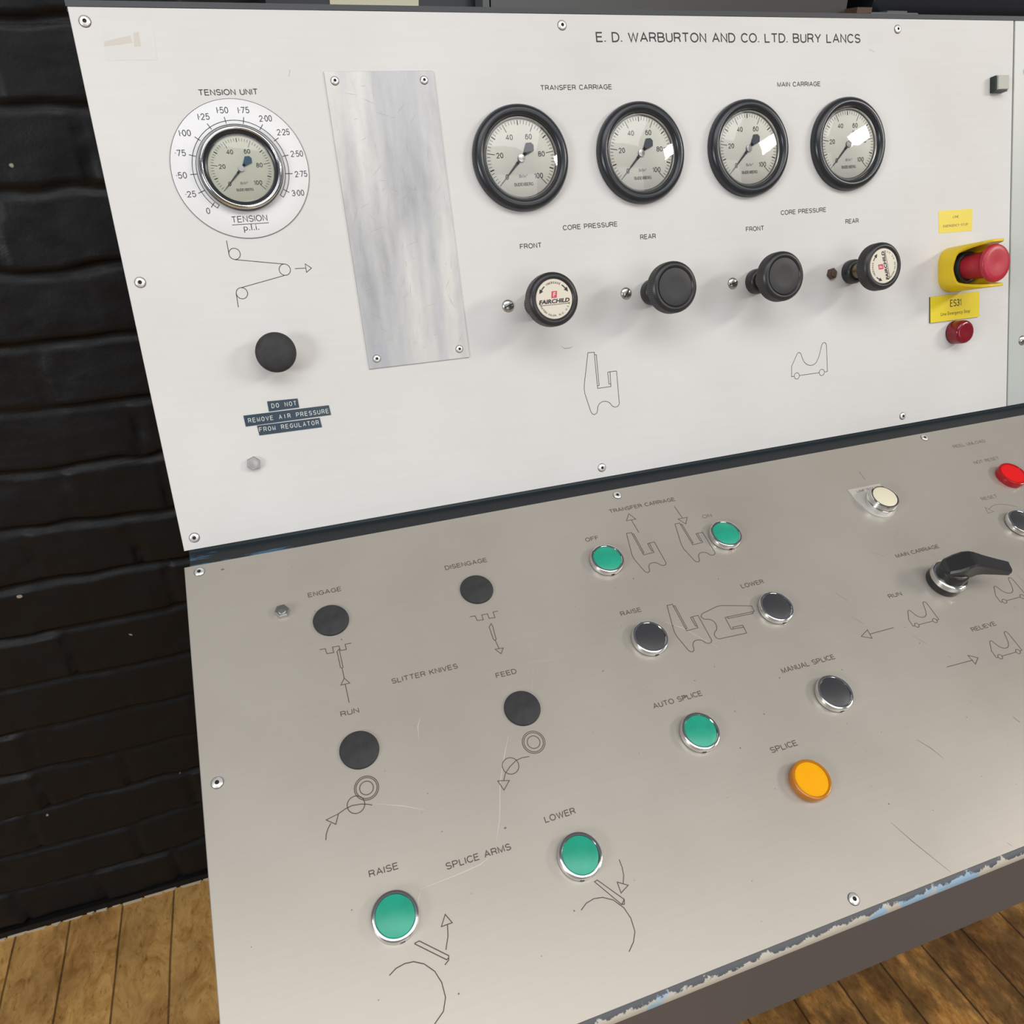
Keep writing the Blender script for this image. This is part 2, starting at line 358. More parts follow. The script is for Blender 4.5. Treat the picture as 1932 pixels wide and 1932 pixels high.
def tag(o, label=None, cat=None, group=None, kind=None):
    if label: o['label'] = label
    if cat: o['category'] = cat
    if group: o['group'] = group
    if kind: o['kind'] = kind
    return o
def T3(x, y, z=0): return Matrix.Translation((x * .001, y * .001, z * .001))
def thing(name, mw, label, cat, group=None):
    o = bpy.data.objects.new(name, None); o.empty_display_size = 0.02; col.objects.link(o); o.matrix_world = mw
    return tag(o, label, cat, group)
def upon(u, v, w=0, rot=0): return FU @ T3(u, v, w) @ Matrix.Rotation(rot, 4, 'Z')
def lowon(u, t, h=0, rot=0): return FL @ T3(u, t, h) @ Matrix.Rotation(rot, 4, 'Z')
def clone(root, mw, label, group=None):
    r = root.copy(); col.objects.link(r); r.matrix_world = mw; r['label'] = label
    if group: r['group'] = group
    for ch in list(root.children):
        c = ch.copy(); col.objects.link(c); c.parent = r
        for g in ch.children:
            d = g.copy(); col.objects.link(d); d.parent = c
    return r

# ------------------------------------------------------------------ single-stroke engraving alphabet (cap height 1)
def _e(cx, cy, rx, ry, a0, a1, n=14): return [(cx + rx * math.cos(math.radians(a0 + (a1 - a0) * k / n)), cy + ry * math.sin(math.radians(a0 + (a1 - a0) * k / n))) for k in range(n + 1)]
STROKES = {
 'A': [[(0, 0), (.35, 1), (.70, 0)], [(.115, .33), (.585, .33)]],
 'B': [[(0, 0), (0, 1), (.34, 1)] + _e(.34, .765, .235, .235, 90, -90) + [(0, .53)], [(.34, .53)] + _e(.36, .265, .27, .265, 90, -90) + [(0, 0)]],
 'C': [_e(.36, .5, .36, .5, 38, 322, 24)],
 'D': [[(0, 0), (0, 1), (.26, 1)] + _e(.26, .5, .38, .5, 90, -90, 20) + [(0, 0)]],
 'E': [[(.55, 1), (0, 1), (0, 0), (.57, 0)], [(0, .53), (.51, .53)]],
 'F': [[(.54, 1), (0, 1), (0, 0)], [(0, .52), (.48, .52)]],
 'G': [_e(.37, .5, .37, .5, 38, 318, 24) + [(.70, .22), (.70, .46), (.40, .46)]],
 'H': [[(0, 0), (0, 1)], [(.60, 0), (.60, 1)], [(0, .53), (.60, .53)]],
 'I': [[(0, 0), (0, 1)]],
 'J': [[(.40, 1), (.40, .25)] + _e(.2, .22, .2, .22, 0, -180)],
 'K': [[(0, 0), (0, 1)], [(.58, 1), (0, .38)], [(.20, .59), (.62, 0)]],
 'L': [[(0, 1), (0, 0), (.50, 0)]],
 'M': [[(0, 0), (0, 1), (.36, .04), (.72, 1), (.72, 0)]],
 'N': [[(0, 0), (0, 1), (.58, 0), (.58, 1)]],
 'O': [_e(.38, .5, .38, .5, 90, 450, 28)],
 'P': [[(0, 0), (0, 1), (.33, 1)] + _e(.33, .73, .26, .27, 90, -90) + [(0, .46)]],
 'R': [[(0, 0), (0, 1), (.34, 1)] + _e(.34, .74, .25, .26, 90, -90) + [(0, .48)], [(.33, .48), (.52, .34), (.56, .12), (.61, 0)]],
 'S': [_e(.30, .75, .27, .25, 20, 250, 16) + [(.42, .47)] + _e(.31, .26, .29, .26, 50, -160, 16)],
 'T': [[(0, 1), (.62, 1)], [(.31, 1), (.31, 0)]],
 'U': [[(0, 1), (0, .28)] + _e(.29, .28, .29, .28, 180, 360) + [(.58, 1)]],
 'V': [[(0, 1), (.33, 0), (.66, 1)]],
 'W': [[(0, 1), (.24, 0), (.47, .95), (.70, 0), (.94, 1)]],
 'X': [[(0, 0), (.6, 1)], [(0, 1), (.6, 0)]],
 'Y': [[(0, 1), (.32, .45), (.64, 1)], [(.32, .45), (.32, 0)]],
 'Z': [[(0, 1), (.58, 1), (0, 0), (.6, 0)]],
 '0': [_e(.26, .5, .26, .5, 90, 450, 24)],
 '1': [[(.0, .76), (.16, .84), (.2, 1), (.2, 0)]],
 '|': [[(0, 0), (0, 1)]],
 '2': [_e(.27, .72, .26, .28, 175, -35, 14) + [(0, 0), (.55, 0)]],
 '3': [_e(.25, .75, .24, .25, 165, -90, 14) + _e(.25, .265, .28, .265, 88, -165, 14)],
 '4': [[(.42, 0), (.42, 1), (0, .28), (.56, .28)]],
 '5': [[(.50, 1), (.09, 1), (.04, .50)] + _e(.26, .32, .27, .32, 120, -155, 16)],
 '6': [[(.46, .86)] + _e(.30, .72, .22, .28, 40, 130, 6) + _e(.28, .34, .26, .34, 150, 500, 22)],
 '7': [[(0, 1), (.54, 1), (.18, 0)]],
 '8': [_e(.27, .76, .22, .24, -90, 270, 18), _e(.27, .26, .27, .26, 90, 450, 18)],
 '9': [_e(.27, .68, .26, .32, 0, 360, 20) + [(.52, .5), (.42, .15), (.28, .01), (.08, .06)]],
 '.': [[(0, -.01), (0, .10)]], '·': [[(0, .46), (0, .57)]], ',': [[(.05, .1), (0, -.15)]], '-': [[(0, .42), (.3, .42)]], ' ': [],
}
def stroke_text(b, body, a, width, cap, z=.12, ang=0.0, align='L', wt=.125, mi=0, gap=.24, space=.50):
    """engraved lettering: a = baseline start (or centre or end); letters are stretched to the given width"""
    x = 0; items = []
    for ch in body:
        if ch == ' ': x += space; continue
        st = STROKES[ch]; items.append((x, st)); x += max(p[0] for l in st for p in l) + gap
    w0 = x - gap
    kx = cap if width is None else (width - wt * cap) / w0
    x0 = {'L': 0, 'C': -w0 / 2, 'R': -w0}[align] * kx + (wt * cap / 2 if align == 'L' else 0)
    ca, sa = math.cos(ang), math.sin(ang); h = cap * (1 - wt)
    n = 0
    for x, st in items:
        for l in st:
            pts = []
            for px_, py_ in l:
                X = (x + px_) * kx + x0; Y = py_ * h + wt * cap / 2
                pts.append((a[0] + X * ca - Y * sa, a[1] + X * sa + Y * ca))
            if len(l) == 2 and abs(l[0][1] - l[1][1]) < .2 and l[0][0] == l[1][0]: b.line(pts, wt * cap * 1.25, z, mi)
            else: b.line(pts, wt * cap, z + .003 * (n % 3), mi)
            n += 1

# ------------------------------------------------------------------ engraved drawings, in panel millimetres
PIC_T= [[(368.73, -279.81), (375.04, -280.04), (375.09, -310.61), (375.2, -313.05), (388.66, -312.96), (389.1, -299.41), (395.75, -299.56), (395.78, -329.24), (395.26, -330.82), (393.86, -332.11), (391.26, -332.59), (388.99, -331.63), (387.51, -330.12), (386.26, -328.15), (384.24, -326.57), (381.09, -325.67), (377.83, -325.89), (375.15, -327.49), (373.44, -330.2), (372.97, -333.08), (372.01, -335.41), (369.37, -336.68), (367.18, -335.4), (366.01, -332.96), (361.91, -316.2), (361.71, -311.34), (362.31, -307.4), (368.73, -279.81)], [(374.99, -282.25), (376.91, -282.47), (376.88, -310.51), (375.09, -310.61)], [(389.1, -299.41), (386.75, -299.61), (386.93, -310.47), (388.54, -310.5)]]
PIC_T_OFF= [[(363.9, -50.29), (368.7, -50.36), (369.21, -73.61), (369.34, -75.46), (379.57, -75.18), (379.69, -64.87), (384.75, -64.88), (385.24, -87.45), (384.87, -88.66), (383.82, -89.66), (381.85, -90.07), (380.11, -89.37), (378.96, -88.25), (377.98, -86.77), (376.42, -85.6), (374.01, -84.96), (371.54, -85.18), (369.52, -86.44), (368.27, -88.53), (367.95, -90.72), (367.26, -92.51), (365.27, -93.52), (363.59, -92.58), (362.66, -90.74), (359.28, -78.06), (359.05, -74.37), (359.45, -71.37), (363.9, -50.29)], [(368.69, -52.05), (370.16, -52.18), (370.57, -73.5), (369.21, -73.61)], [(379.69, -64.87), (377.91, -65.06), (378.21, -73.31), (379.44, -73.31)]]
PIC_T_ON= [[(412.33, -50.58), (417.15, -50.64), (417.75, -73.97), (417.88, -75.83), (428.15, -75.51), (428.24, -65.16), (433.31, -65.16), (433.88, -87.8), (433.51, -89.02), (432.47, -90.03), (430.5, -90.44), (428.75, -89.75), (427.59, -88.63), (426.6, -87.15), (425.03, -85.98), (422.61, -85.35), (420.12, -85.58), (418.11, -86.85), (416.85, -88.95), (416.55, -91.15), (415.86, -92.95), (413.87, -93.97), (412.17, -93.03), (411.24, -91.19), (407.8, -78.48), (407.56, -74.77), (407.94, -71.75), (412.33, -50.58)], [(417.16, -52.33), (418.63, -52.46), (419.12, -73.86), (417.75, -73.97)], [(428.24, -65.16), (426.45, -65.36), (426.79, -73.64), (428.01, -73.64)]]
PIC_T_RAISE= [[(367.07, -127.6), (372.03, -127.71), (372.39, -151.72), (372.5, -153.64), (383.07, -153.43), (383.28, -142.78), (388.5, -142.83), (388.83, -166.14), (388.44, -167.39), (387.35, -168.41), (385.32, -168.82), (383.52, -168.09), (382.35, -166.92), (381.34, -165.38), (379.74, -164.16), (377.26, -163.49), (374.7, -163.7), (372.61, -164.98), (371.3, -167.13), (370.96, -169.39), (370.23, -171.23), (368.17, -172.26), (366.43, -171.27), (365.49, -169.37), (362.1, -156.25), (361.89, -152.43), (362.32, -149.33), (367.07, -127.6)], [(372.02, -129.45), (373.53, -129.6), (373.79, -151.63), (372.39, -151.72)], [(383.28, -142.78), (381.43, -142.96), (381.69, -151.49), (382.95, -151.5)]]
PIC_T_LOWER= [[(438.49, -146.02), (438.1, -151.34), (412.29, -150.4), (410.22, -150.42), (409.87, -161.78), (421.29, -162.59), (420.95, -168.2), (395.9, -167.27), (394.58, -166.78), (393.53, -165.56), (393.21, -163.35), (394.1, -161.46), (395.42, -160.26), (397.12, -159.27), (398.52, -157.61), (399.38, -154.98), (399.3, -152.23), (398.03, -149.91), (395.8, -148.38), (393.38, -147.89), (391.45, -147.01), (390.46, -144.74), (391.61, -142.93), (393.71, -142.02), (407.99, -139.1), (412.1, -139.08), (415.41, -139.72), (438.49, -146.02)], [(436.23, -151.22), (435.98, -152.84), (412.31, -151.92), (412.29, -150.4)], [(421.29, -162.59), (421.2, -160.6), (412.03, -160.4), (411.95, -161.76)]]
PIC_C= [[(588.59, -328.15), (589.08, -318.04), (596.39, -306.3), (597.7, -305.4), (598.98, -305.2), (600.21, -306.03), (601.2, -307.54), (602.51, -311.71), (604.47, -315.45), (607.35, -318.06), (611.13, -319.74), (615.44, -319.54), (618.97, -317.65), (621.71, -313.73), (623.61, -309.36), (626.3, -301.21), (627.67, -299.26), (629.86, -298.61), (631.75, -300.05), (632.33, -302.22), (632.46, -328.12), (629.18, -328.26)], [(622.01, -328.29), (598.58, -328.13)], [(591.34, -328.31), (588.59, -328.15)]] 
PIC_CW= [(594.95, -328.22, 3.11), (625.48, -328.35, 3.17)]
PIC_C_RUN= [[(568.34, -199.16), (568.71, -192.75), (573.41, -185.35), (574.24, -184.79), (575.05, -184.67), (575.83, -185.2), (576.45, -186.17), (577.25, -188.82), (578.47, -191.2), (580.29, -192.87), (582.67, -193.95), (585.4, -193.85), (587.65, -192.67), (589.41, -190.21), (590.64, -187.45), (592.39, -182.3), (593.27, -181.07), (594.66, -180.67), (595.85, -181.59), (596.21, -182.97), (596.14, -199.39), (594.06, -199.46)], [(589.52, -199.43), (574.67, -199.2)], [(570.08, -199.27), (568.34, -199.16)]]
PIC_CW_RUN= [(572.37, -199.24, 1.97), (591.72, -199.49, 2.01)]
PIC_C_REL= [[(621.56, -243.85), (621.9, -237.33), (626.64, -229.77), (627.48, -229.19), (628.31, -229.07), (629.1, -229.6), (629.73, -230.58), (630.57, -233.27), (631.83, -235.69), (633.68, -237.38), (636.11, -238.47), (638.89, -238.35), (641.17, -237.14), (642.95, -234.62), (644.18, -231.8), (645.94, -226.55), (646.82, -225.3), (648.24, -224.88), (649.45, -225.81), (649.82, -227.22), (649.85, -243.92), (647.74, -244.0)], [(643.11, -244.01), (628.0, -243.85)], [(623.33, -243.95), (621.56, -243.85)]]
PIC_CW_REL= [(625.66, -243.9, 2.01), (645.35, -244.05, 2.04)]
PIC_C_RT= [[(666.3, -199.11), (666.66, -192.18), (671.7, -184.16), (672.6, -183.55), (673.48, -183.42), (674.32, -183.99), (674.99, -185.03), (675.88, -187.89), (677.21, -190.45), (679.17, -192.25), (681.76, -193.41), (684.71, -193.29), (687.13, -192.0), (689.02, -189.33), (690.34, -186.34), (692.2, -180.77), (693.15, -179.43), (694.65, -178.99), (695.94, -179.99), (696.33, -181.47), (696.34, -199.21), (694.1, -199.3)], [(689.18, -199.3), (673.14, -199.12)], [(668.18, -199.22), (666.3, -199.11)]]
PIC_CW_RT= [(670.65, -199.17, 2.13), (691.56, -199.35, 2.17)]
PIC_WEB= [[(76.11, -161.74), (76.09, -171.62)], [(79.92, -176.23), (115.62, -182.26)], [(114.52, -190.9), (80.64, -197.3)], [(75.94, -201.42), (75.74, -211.84)], [(123.46, -186.37), (131.64, -186.61)], [(131.92, -183.39), (136.27, -186.97), (131.92, -189.88), (131.92, -183.39)]]
PIC_WEBC= [(80.19, -171.92, 4.17), (115.55, -186.55, 4.3), (80.26, -201.54, 4.23)]
PIC_ENG= [[(89.01, -97.67), (93.12, -97.82), (93.55, -102.16), (98.53, -102.56), (98.43, -97.84), (103.2, -98.16), (103.55, -102.05), (107.92, -102.43), (107.84, -97.83), (112.55, -97.98)], [(101.06, -102.16), (102.89, -100.67), (102.93, -116.22), (101.95, -116.7), (101.17, -116.05), (101.06, -102.16)], [(102.2, -116.76), (102.22, -125.07)], [(102.22, -125.07), (105.39, -129.94), (98.96, -129.8), (102.22, -125.07)], [(102.07, -130.06), (102.13, -144.71)]]
PIC_DIS= [[(205.68, -97.83), (209.9, -98.24), (210.34, -102.63), (215.28, -103.06), (215.18, -98.58), (219.93, -98.78), (220.06, -103.12), (224.77, -103.49), (224.77, -98.34), (228.88, -98.37)], [(217.78, -110.55), (220.14, -108.06), (220.65, -110.15), (219.87, -122.33), (218.54, -122.93), (217.75, -121.78), (217.78, -110.55)], [(218.93, -123.04), (219.6, -130.45)], [(216.48, -130.42), (222.9, -130.83), (219.8, -135.17), (216.48, -130.42)]]
PIC_RUNC= [(101.96, -207.55, 7.97), (101.96, -207.55, 6.93), (101.96, -207.55, 4.51), (93.26, -216.37, 5.66)]
PIC_RUN= [[(103.39, -219.52), (100.74, -218.29), (96.38, -216.91), (90.75, -216.23), (86.0, -217.19), (81.35, -218.98)], [(73.18, -220.63), (81.35, -218.98), (78.59, -225.05), (73.18, -220.63)], [(75.61, -223.5), (73.3, -226.56), (71.85, -229.27), (70.91, -232.89)]]
PIC_FEEDC= [(221.0, -207.93, 8.14), (221.0, -207.93, 7.0), (221.0, -207.93, 4.59), (199.82, -219.65, 5.77)]
PIC_FEED= [[(214.67, -216.98), (209.63, -216.35), (204.54, -217.12), (199.0, -220.18), (194.65, -223.66), (191.93, -228.15)], [(188.05, -227.18), (195.85, -229.02), (190.23, -234.23), (188.05, -227.18)]]
PIC_RAISE= [[(110.92, -305.62), (113.91, -305.19), (128.72, -317.81), (128.12, -320.0), (125.29, -321.75)], [(110.87, -305.8), (126.98, -319.46), (128.41, -318.95)], [(93.21, -317.32), (97.68, -314.93), (103.09, -314.1), (108.21, -314.66), (113.82, -317.62), (118.78, -323.08), (121.27, -329.67), (121.51, -337.44), (118.6, -343.62), (112.34, -347.91)], [(132.43, -295.96), (135.34, -301.56), (128.46, -301.74), (132.43, -295.96)], [(132.26, -301.91), (131.04, -307.64), (127.91, -314.42)]]
PIC_LOWER= [[(228.6, -305.61), (230.64, -305.14), (243.09, -320.66), (242.06, -323.29), (240.35, -322.98), (228.6, -305.61)], [(240.35, -322.98), (243.09, -320.66)], [(214.23, -318.39), (218.67, -315.68), (224.55, -314.63), (230.24, -315.61), (236.17, -318.99), (240.92, -325.04), (242.82, -331.84), (242.28, -339.31), (239.06, -344.33), (234.3, -348.29)], [(249.4, -297.84), (249.38, -302.85), (248.47, -307.53), (246.16, -311.96)], [(242.73, -310.06), (248.94, -313.87), (242.6, -316.69), (242.73, -310.06)]]
PIC_ARR1= [[(375.11, -30.04), (378.99, -37.14), (369.72, -37.07), (375.11, -30.04)], [(374.59, -37.16), (375.44, -51.98)]]
PIC_ARR2= [[(421.09, -31.64), (422.37, -45.64)], [(417.65, -46.02), (427.06, -46.09), (422.36, -52.9), (417.65, -46.02)]]
PIC_ARR3= [[(516.52, -195.93), (525.7, -191.93), (524.83, -199.95), (516.52, -195.93)], [(525.34, -195.97), (550.28, -195.95)]]
PIC_ARR4= [[(571.9, -239.61), (599.08, -240.14)], [(597.9, -235.31), (605.25, -239.58), (598.72, -243.87), (597.9, -235.31)]]
PIC_RST= [[(732.07, -102.98), (736.88, -110.02), (729.66, -110.07), (732.07, -102.98)], [(734.44, -106.07), (738.56, -104.27), (743.52, -102.99), (748.26, -102.95), (752.8, -103.62), (759.88, -106.26), (767.24, -110.51)]]
SCR_DARK= [[(446.78, -331.07), (454.17, -346.68), (467.68, -371.11)], [(505.46, -284.77), (512.12, -293.45), (516.69, -302.86)], [(597.12, -290.87), (599.27, -296.13)], [(522.13, -367.27), (523.65, -369.91)], [(447.31, -304.18), (448.79, -306.05)], [(570.33, -269.51), (571.49, -271.99)], [(519.83, -152.36), (525.85, -163.03)], [(520.22, -177.77), (526.08, -186.29)], [(562.83, -208.71), (568.99, -216.29)], [(580.08, -230.99), (581.42, -234.35)], [(637.54, -138.25), (640.05, -143.31)], [(703.91, -177.39), (705.38, -186.64)], [(675.13, -204.96), (675.45, -208.21)], [(596.86, -291.16), (599.12, -296.3)], [(589.78, -129.88), (579.39, -122.37)]]
SCR_SLOT= [[(629.33, -32.49), (628.84, -43.79)]]
SCR_LIGHT= [[(121.12, -279.44), (118.62, -283.33), (116.88, -292.23)], [(148.6, -168.08), (144.88, -174.94), (143.15, -185.1)], [(205.78, -197.41), (198.04, -211.15), (189.13, -228.97), (181.87, -251.04), (174.7, -265.64)], [(170.21, -271.58), (160.94, -274.88), (148.92, -276.17), (121.22, -277.91)], [(106.02, -219.45), (122.25, -225.55), (137.09, -232.78)], [(352.36, -136.98), (370.12, -150.27), (391.46, -174.76)], [(241.67, -147.52), (260.69, -150.96)], [(245.62, -134.52), (242.55, -140.01)], [(240.69, -150.32), (233.04, -170.66)], [(595.51, -282.5), (567.98, -318.93)]]
TAPE_STAIN= [[(19.66, -10.61), (53.57, -10.89), (52.01, -34.34), (17.21, -34.66)], [(18.94, -22.24), (37.01, -18.32), (37.61, -23.04), (18.71, -25.4)], [(39.54, -16.59), (42.95, -15.71), (42.78, -25.19), (37.96, -25.63)]]
UP_MARKS= [[(144.68, -41.59), (142.93, -46.37)], [(692.46, -26.87), (699.34, -29.66)], [(343.02, -270.69), (346.47, -273.57), (351.63, -273.66), (354.92, -271.99)]]
TNUM= [('0', 66.94, -139.73), ('·25', 56.89, -127.2), ('·50', 53.05, -113.69), ('·75', 55.21, -98.12), ('1·00', 61.06, -84.39), ('1·25', 76.23, -73.47), ('1·50', 90.37, -69.27), ('1·75', 105.49, -69.58), ('2·00', 120.45, -75.74), ('2·25', 131.88, -85.81), ('2·50', 139.36, -101.67), ('2·75', 140.04, -116.49), ('3·00', 135.39, -130.29)]
TTICK= [[(72.59, -133.95), (69.54, -137.34)], [(67.21, -124.96), (62.33, -126.85)], [(63.92, -113.29), (59.18, -113.34)], [(65.43, -100.84), (60.87, -99.43)], [(70.97, -90.07), (67.29, -87.26)], [(80.15, -82.36), (77.81, -78.26)], [(91.4, -78.61), (90.76, -73.93)], [(103.62, -79.17), (104.72, -74.5)], [(114.89, -83.7), (117.64, -79.9)], [(123.97, -92.0), (127.65, -89.72)], [(128.19, -103.18), (132.98, -102.33)], [(128.53, -115.73), (133.69, -115.96)], [(124.83, -127.04), (128.93, -129.58)]]

# ------------------------------------------------------------------ setting: floor and brick wall
me = MB(); me.box(-2500, 4200, -3200, 300, -40, 0)
tag(me.build('floor', M_floor, smooth=False), kind='structure')

def brick_wall():
    """painted brickwork: a fine grid whose relief is the bricks and their recessed joints"""
    rng = np.random.default_rng(3)
    x0, x1, z0, z1 = -1.30, 1.70, 0.0, 2.20
    dx, dz = 0.0065, 0.0034
    X = np.arange(x0, x1 + dx, dx); Z = np.arange(z0, z1 + dz, dz)
    gx, gz = np.meshgrid(X, Z)
    def vnoise(x, z, f, seed):
        r = np.random.default_rng(seed); g = r.random((256, 256))
        a, b = x * f, z * f
        i, j = np.floor(a).astype(int), np.floor(b).astype(int); u, v = a - i, b - j
        u = u * u * (3 - 2 * u); v = v * v * (3 - 2 * v)
        G = lambda p, q: g[p % 256, q % 256]
        return (G(i, j) * (1 - u) + G(i + 1, j) * u) * (1 - v) + (G(i, j + 1) * (1 - u) + G(i + 1, j + 1) * u) * v - 0.5
    wob = vnoise(gx, gz, 9, 1) * 0.012 + vnoise(gx, gz, 30, 2) * 0.006
    pitch = 0.075; zz = gz + wob - 0.0090          # centre of a bed joint falls at z = 0.009 + 0.075 k
    k = np.floor(zz / pitch).astype(int); fz = zz - k * pitch
    d_bed = np.minimum(fz, pitch - fz)
    H = np.zeros_like(gx)
    depth = np.zeros_like(gx); lip = np.zeros_like(gx)
    known = {14: (-0.045, 0.222), 11: (-0.147, 0.222), 8: (-0.107, 0.111), 7: (-0.078, 0.222), 6: (-0.220, 0.222)}
    for kk in range(k.min(), k.max() + 1):
        m_ = k == kk
        if not m_.any(): continue
        ph, L = known.get(kk, (rng.uniform(-0.2, 0.2), 0.222 if kk % 3 else 0.111))
        xx = gx[m_] + vnoise(gx[m_], gz[m_], 40, 5) * 0.008 - ph
        b = np.round(xx / L); d_per = np.abs(xx - b * L)
        cell = np.floor(xx / L).astype(int)
        out = rng.normal(0, 0.0016, 64)[cell % 64]; tilt = rng.normal(0, 0.018, 64)[cell % 64]
        d = np.minimum(d_bed[m_], d_per * 1.25 + 0.0022 + 0.003 * vnoise(gx[m_], gz[m_], 14, 21))
        f = np.clip((d - 0.0015) / 0.0060, 0, 1); f = f * f * (3 - 2 * f)
        H[m_] = f * (0.0062 + out + (tilt - 0.045) * (fz[m_] - pitch / 2))
    H += vnoise(gx, gz, 55, 8) * 0.0016 + vnoise(gx, gz, 160, 9) * 0.0007 + vnoise(gx, gz, 18, 10) * 0.003
    nx, nz = len(X), len(Z)
    co = np.stack([gx.ravel(), WALL_Y - H.ravel(), gz.ravel()], 1)
    me = bpy.data.meshes.new('wall_back'); 
    idx = np.arange(nx * nz).reshape(nz, nx)
    quads = np.stack([idx[:-1, :-1], idx[:-1, 1:], idx[1:, 1:], idx[1:, :-1]], -1).reshape(-1, 4)
    me.vertices.add(len(co)); me.vertices.foreach_set('co', co.ravel())
    me.loops.add(quads.size); me.loops.foreach_set('vertex_index', quads.ravel())
    me.polygons.add(len(quads)); me.polygons.foreach_set('loop_start', np.arange(0, quads.size, 4)); me.polygons.foreach_set('use_smooth', np.ones(len(quads), bool))
    me.update(); me.validate(); me.materials.append(M_brick)
    o = bpy.data.objects.new('wall_back', me); col.objects.link(o); tag(o, kind='structure')
brick_wall()
b = MB()
pts = []
b.box(-1300, 1700, 232, 246, 0, 13)
tag(b.build('baseboard_back', M_brick, smooth=False), kind='structure')
b = MB()
rng = random.Random(5)
x = -620.0
while x < 60:
    l = rng.uniform(8, 34); wd = rng.uniform(2, 6.5)
    b.prism([(x, 232), (x + l, 232), (x + l - rng.uniform(0, 4), 232 - wd), (x + rng.uniform(0, 5), 232 - wd * rng.uniform(.5, 1))], 0, rng.uniform(1, 3))
    x += l + rng.uniform(-1, 7)
tag(b.build('plaster_crumbs', M_plaster, smooth=False), 'pale crumbling strip of plaster where the boards meet the black wall', 'plaster strip', kind='stuff')

# ------------------------------------------------------------------ the console
console = thing('control_console', Matrix.Translation((0.44, -0.1, 0)), 'long machine control console with white gauge panel above a sloping grey button panel', 'control console')
ci = console.matrix_world.inverted()
UEND, LEND = 877.0, 1250.0
def on_console(mb, name, mats, frame, **k): return mb.build(name, mats, console, ci @ frame, **k)
b = MB(); b.prism([(0, -396.6), (UEND, -396.6), (UEND, 0), (0, 0)], -3, 0, bevel=0.5)
gauge_panel = on_console(b, 'gauge_panel', M_white, FU, sharp=20)
b = MB(); b.prism([(UEND + 2, -396.6), (LEND, -396.6), (LEND, 0), (UEND + 2, 0)], -3, 0, bevel=0.5)
cover = on_console(b, 'cover_panel', M_side_panel, FU, sharp=20); cover['label'] = 'grey-green panel beyond the vertical seam'
b = MB(); b.prism([(0, -372.7), (LEND, -372.7), (LEND, 0), (0, 0)], -3, 0, bevel=0.5)
button_panel = on_console(b, 'button_panel', M_satin, FL, sharp=20)
# frame behind and between the panels (profile in Y,Z extruded along X), world coordinates
def extr(b, prof, x0, x1, mi=0):
    n = len(prof); vs = [(x0, y, z) for y, z in prof] + [(x1, y, z) for y, z in prof]
    fs = [(i, (i + 1) % n, n + (i + 1) % n, n + i) for i in range(n)] + [tuple(reversed(range(n))), tuple(range(n, 2 * n))]
    b.add(vs, fs, mi)
def wy(M_, v, w_): q = M_ @ Vector((0, v * .001, w_ * .001)); return (q.y * 1000, q.z * 1000)
I4 = Matrix.Identity(4)
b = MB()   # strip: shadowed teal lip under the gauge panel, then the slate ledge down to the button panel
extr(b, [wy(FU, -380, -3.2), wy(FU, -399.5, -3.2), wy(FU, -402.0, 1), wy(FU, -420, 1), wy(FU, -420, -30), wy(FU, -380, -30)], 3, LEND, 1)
extr(b, [wy(FU, -400.5, 1.2), wy(FU, -402.5, 8), wy(FL, 1.5, -1.5), wy(FL, -4, -3.1), wy(FL, -30, -3.1), wy(FL, -30, -18), wy(FU, -422, 1.2)], 4, LEND, 0)
o = on_console(b, 'frame_strip', [M_frame, M_teal], I4, smooth=False); o['label'] = 'dark slate frame strip with blue paint showing through'
b = MB()   # top rim, standing a little proud of the white panel
extr(b, [wy(FU, 0.4, -0.5), wy(FU, 4.6, -1.0), wy(FU, 5.4, -4), wy(FU, 5.4, -14), wy(FU, -2, -14), wy(FU, -2, -3.2), wy(FU, 0.4, -3.2)], -1, LEND)
on_console(b, 'top_rim', M_rim, I4, smooth=False)
fe = wy(FL, -372.7, -3)
b = MB()   # front apron of the desk with a rounded, chipped edge
extr(b, [(fe[0] + 1.2, fe[1] + 0.4), (fe[0] - 1.6, fe[1] - 0.3), (fe[0] - 3.4, fe[1] - 2.2), (fe[0] - 4.0, fe[1] - 4.8), (fe[0] - 3.8, fe[1] - 7.5), (fe[0] + 8, fe[1] - 7.5)], 3, LEND)
on_console(b, 'edge_moulding', M_chip, I4, sharp=60)
b = MB(); extr(b, [(fe[0] - 3.6, fe[1] - 7.6), (fe[0] - 3.0, 596), (fe[0] + 3, 593), (fe[0] + 60, 593), (fe[0] + 60, fe[1] - 7.6)], 3, LEND)
on_console(b, 'desk_apron', M_apron, I4, smooth=False)
b = MB()   # carcass behind the panels and the pedestal underneath
back = 175
extr(b, [wy(FU, -1, -3.3), wy(FU, -419, -3.3), wy(FL, -1, -19), wy(FL, -366, -3.2), (fe[0] + 61, 600), (-140, 600), (-140, 40), (back, 40), (back, 1193)], 5, LEND)
on_console(b, 'carcass', M_apron, I4, smooth=False)
b = MB(); b.box(25, LEND - 20, -125, back - 10, 0, 40); on_console(b, 'plinth', M_teal, I4, smooth=False)

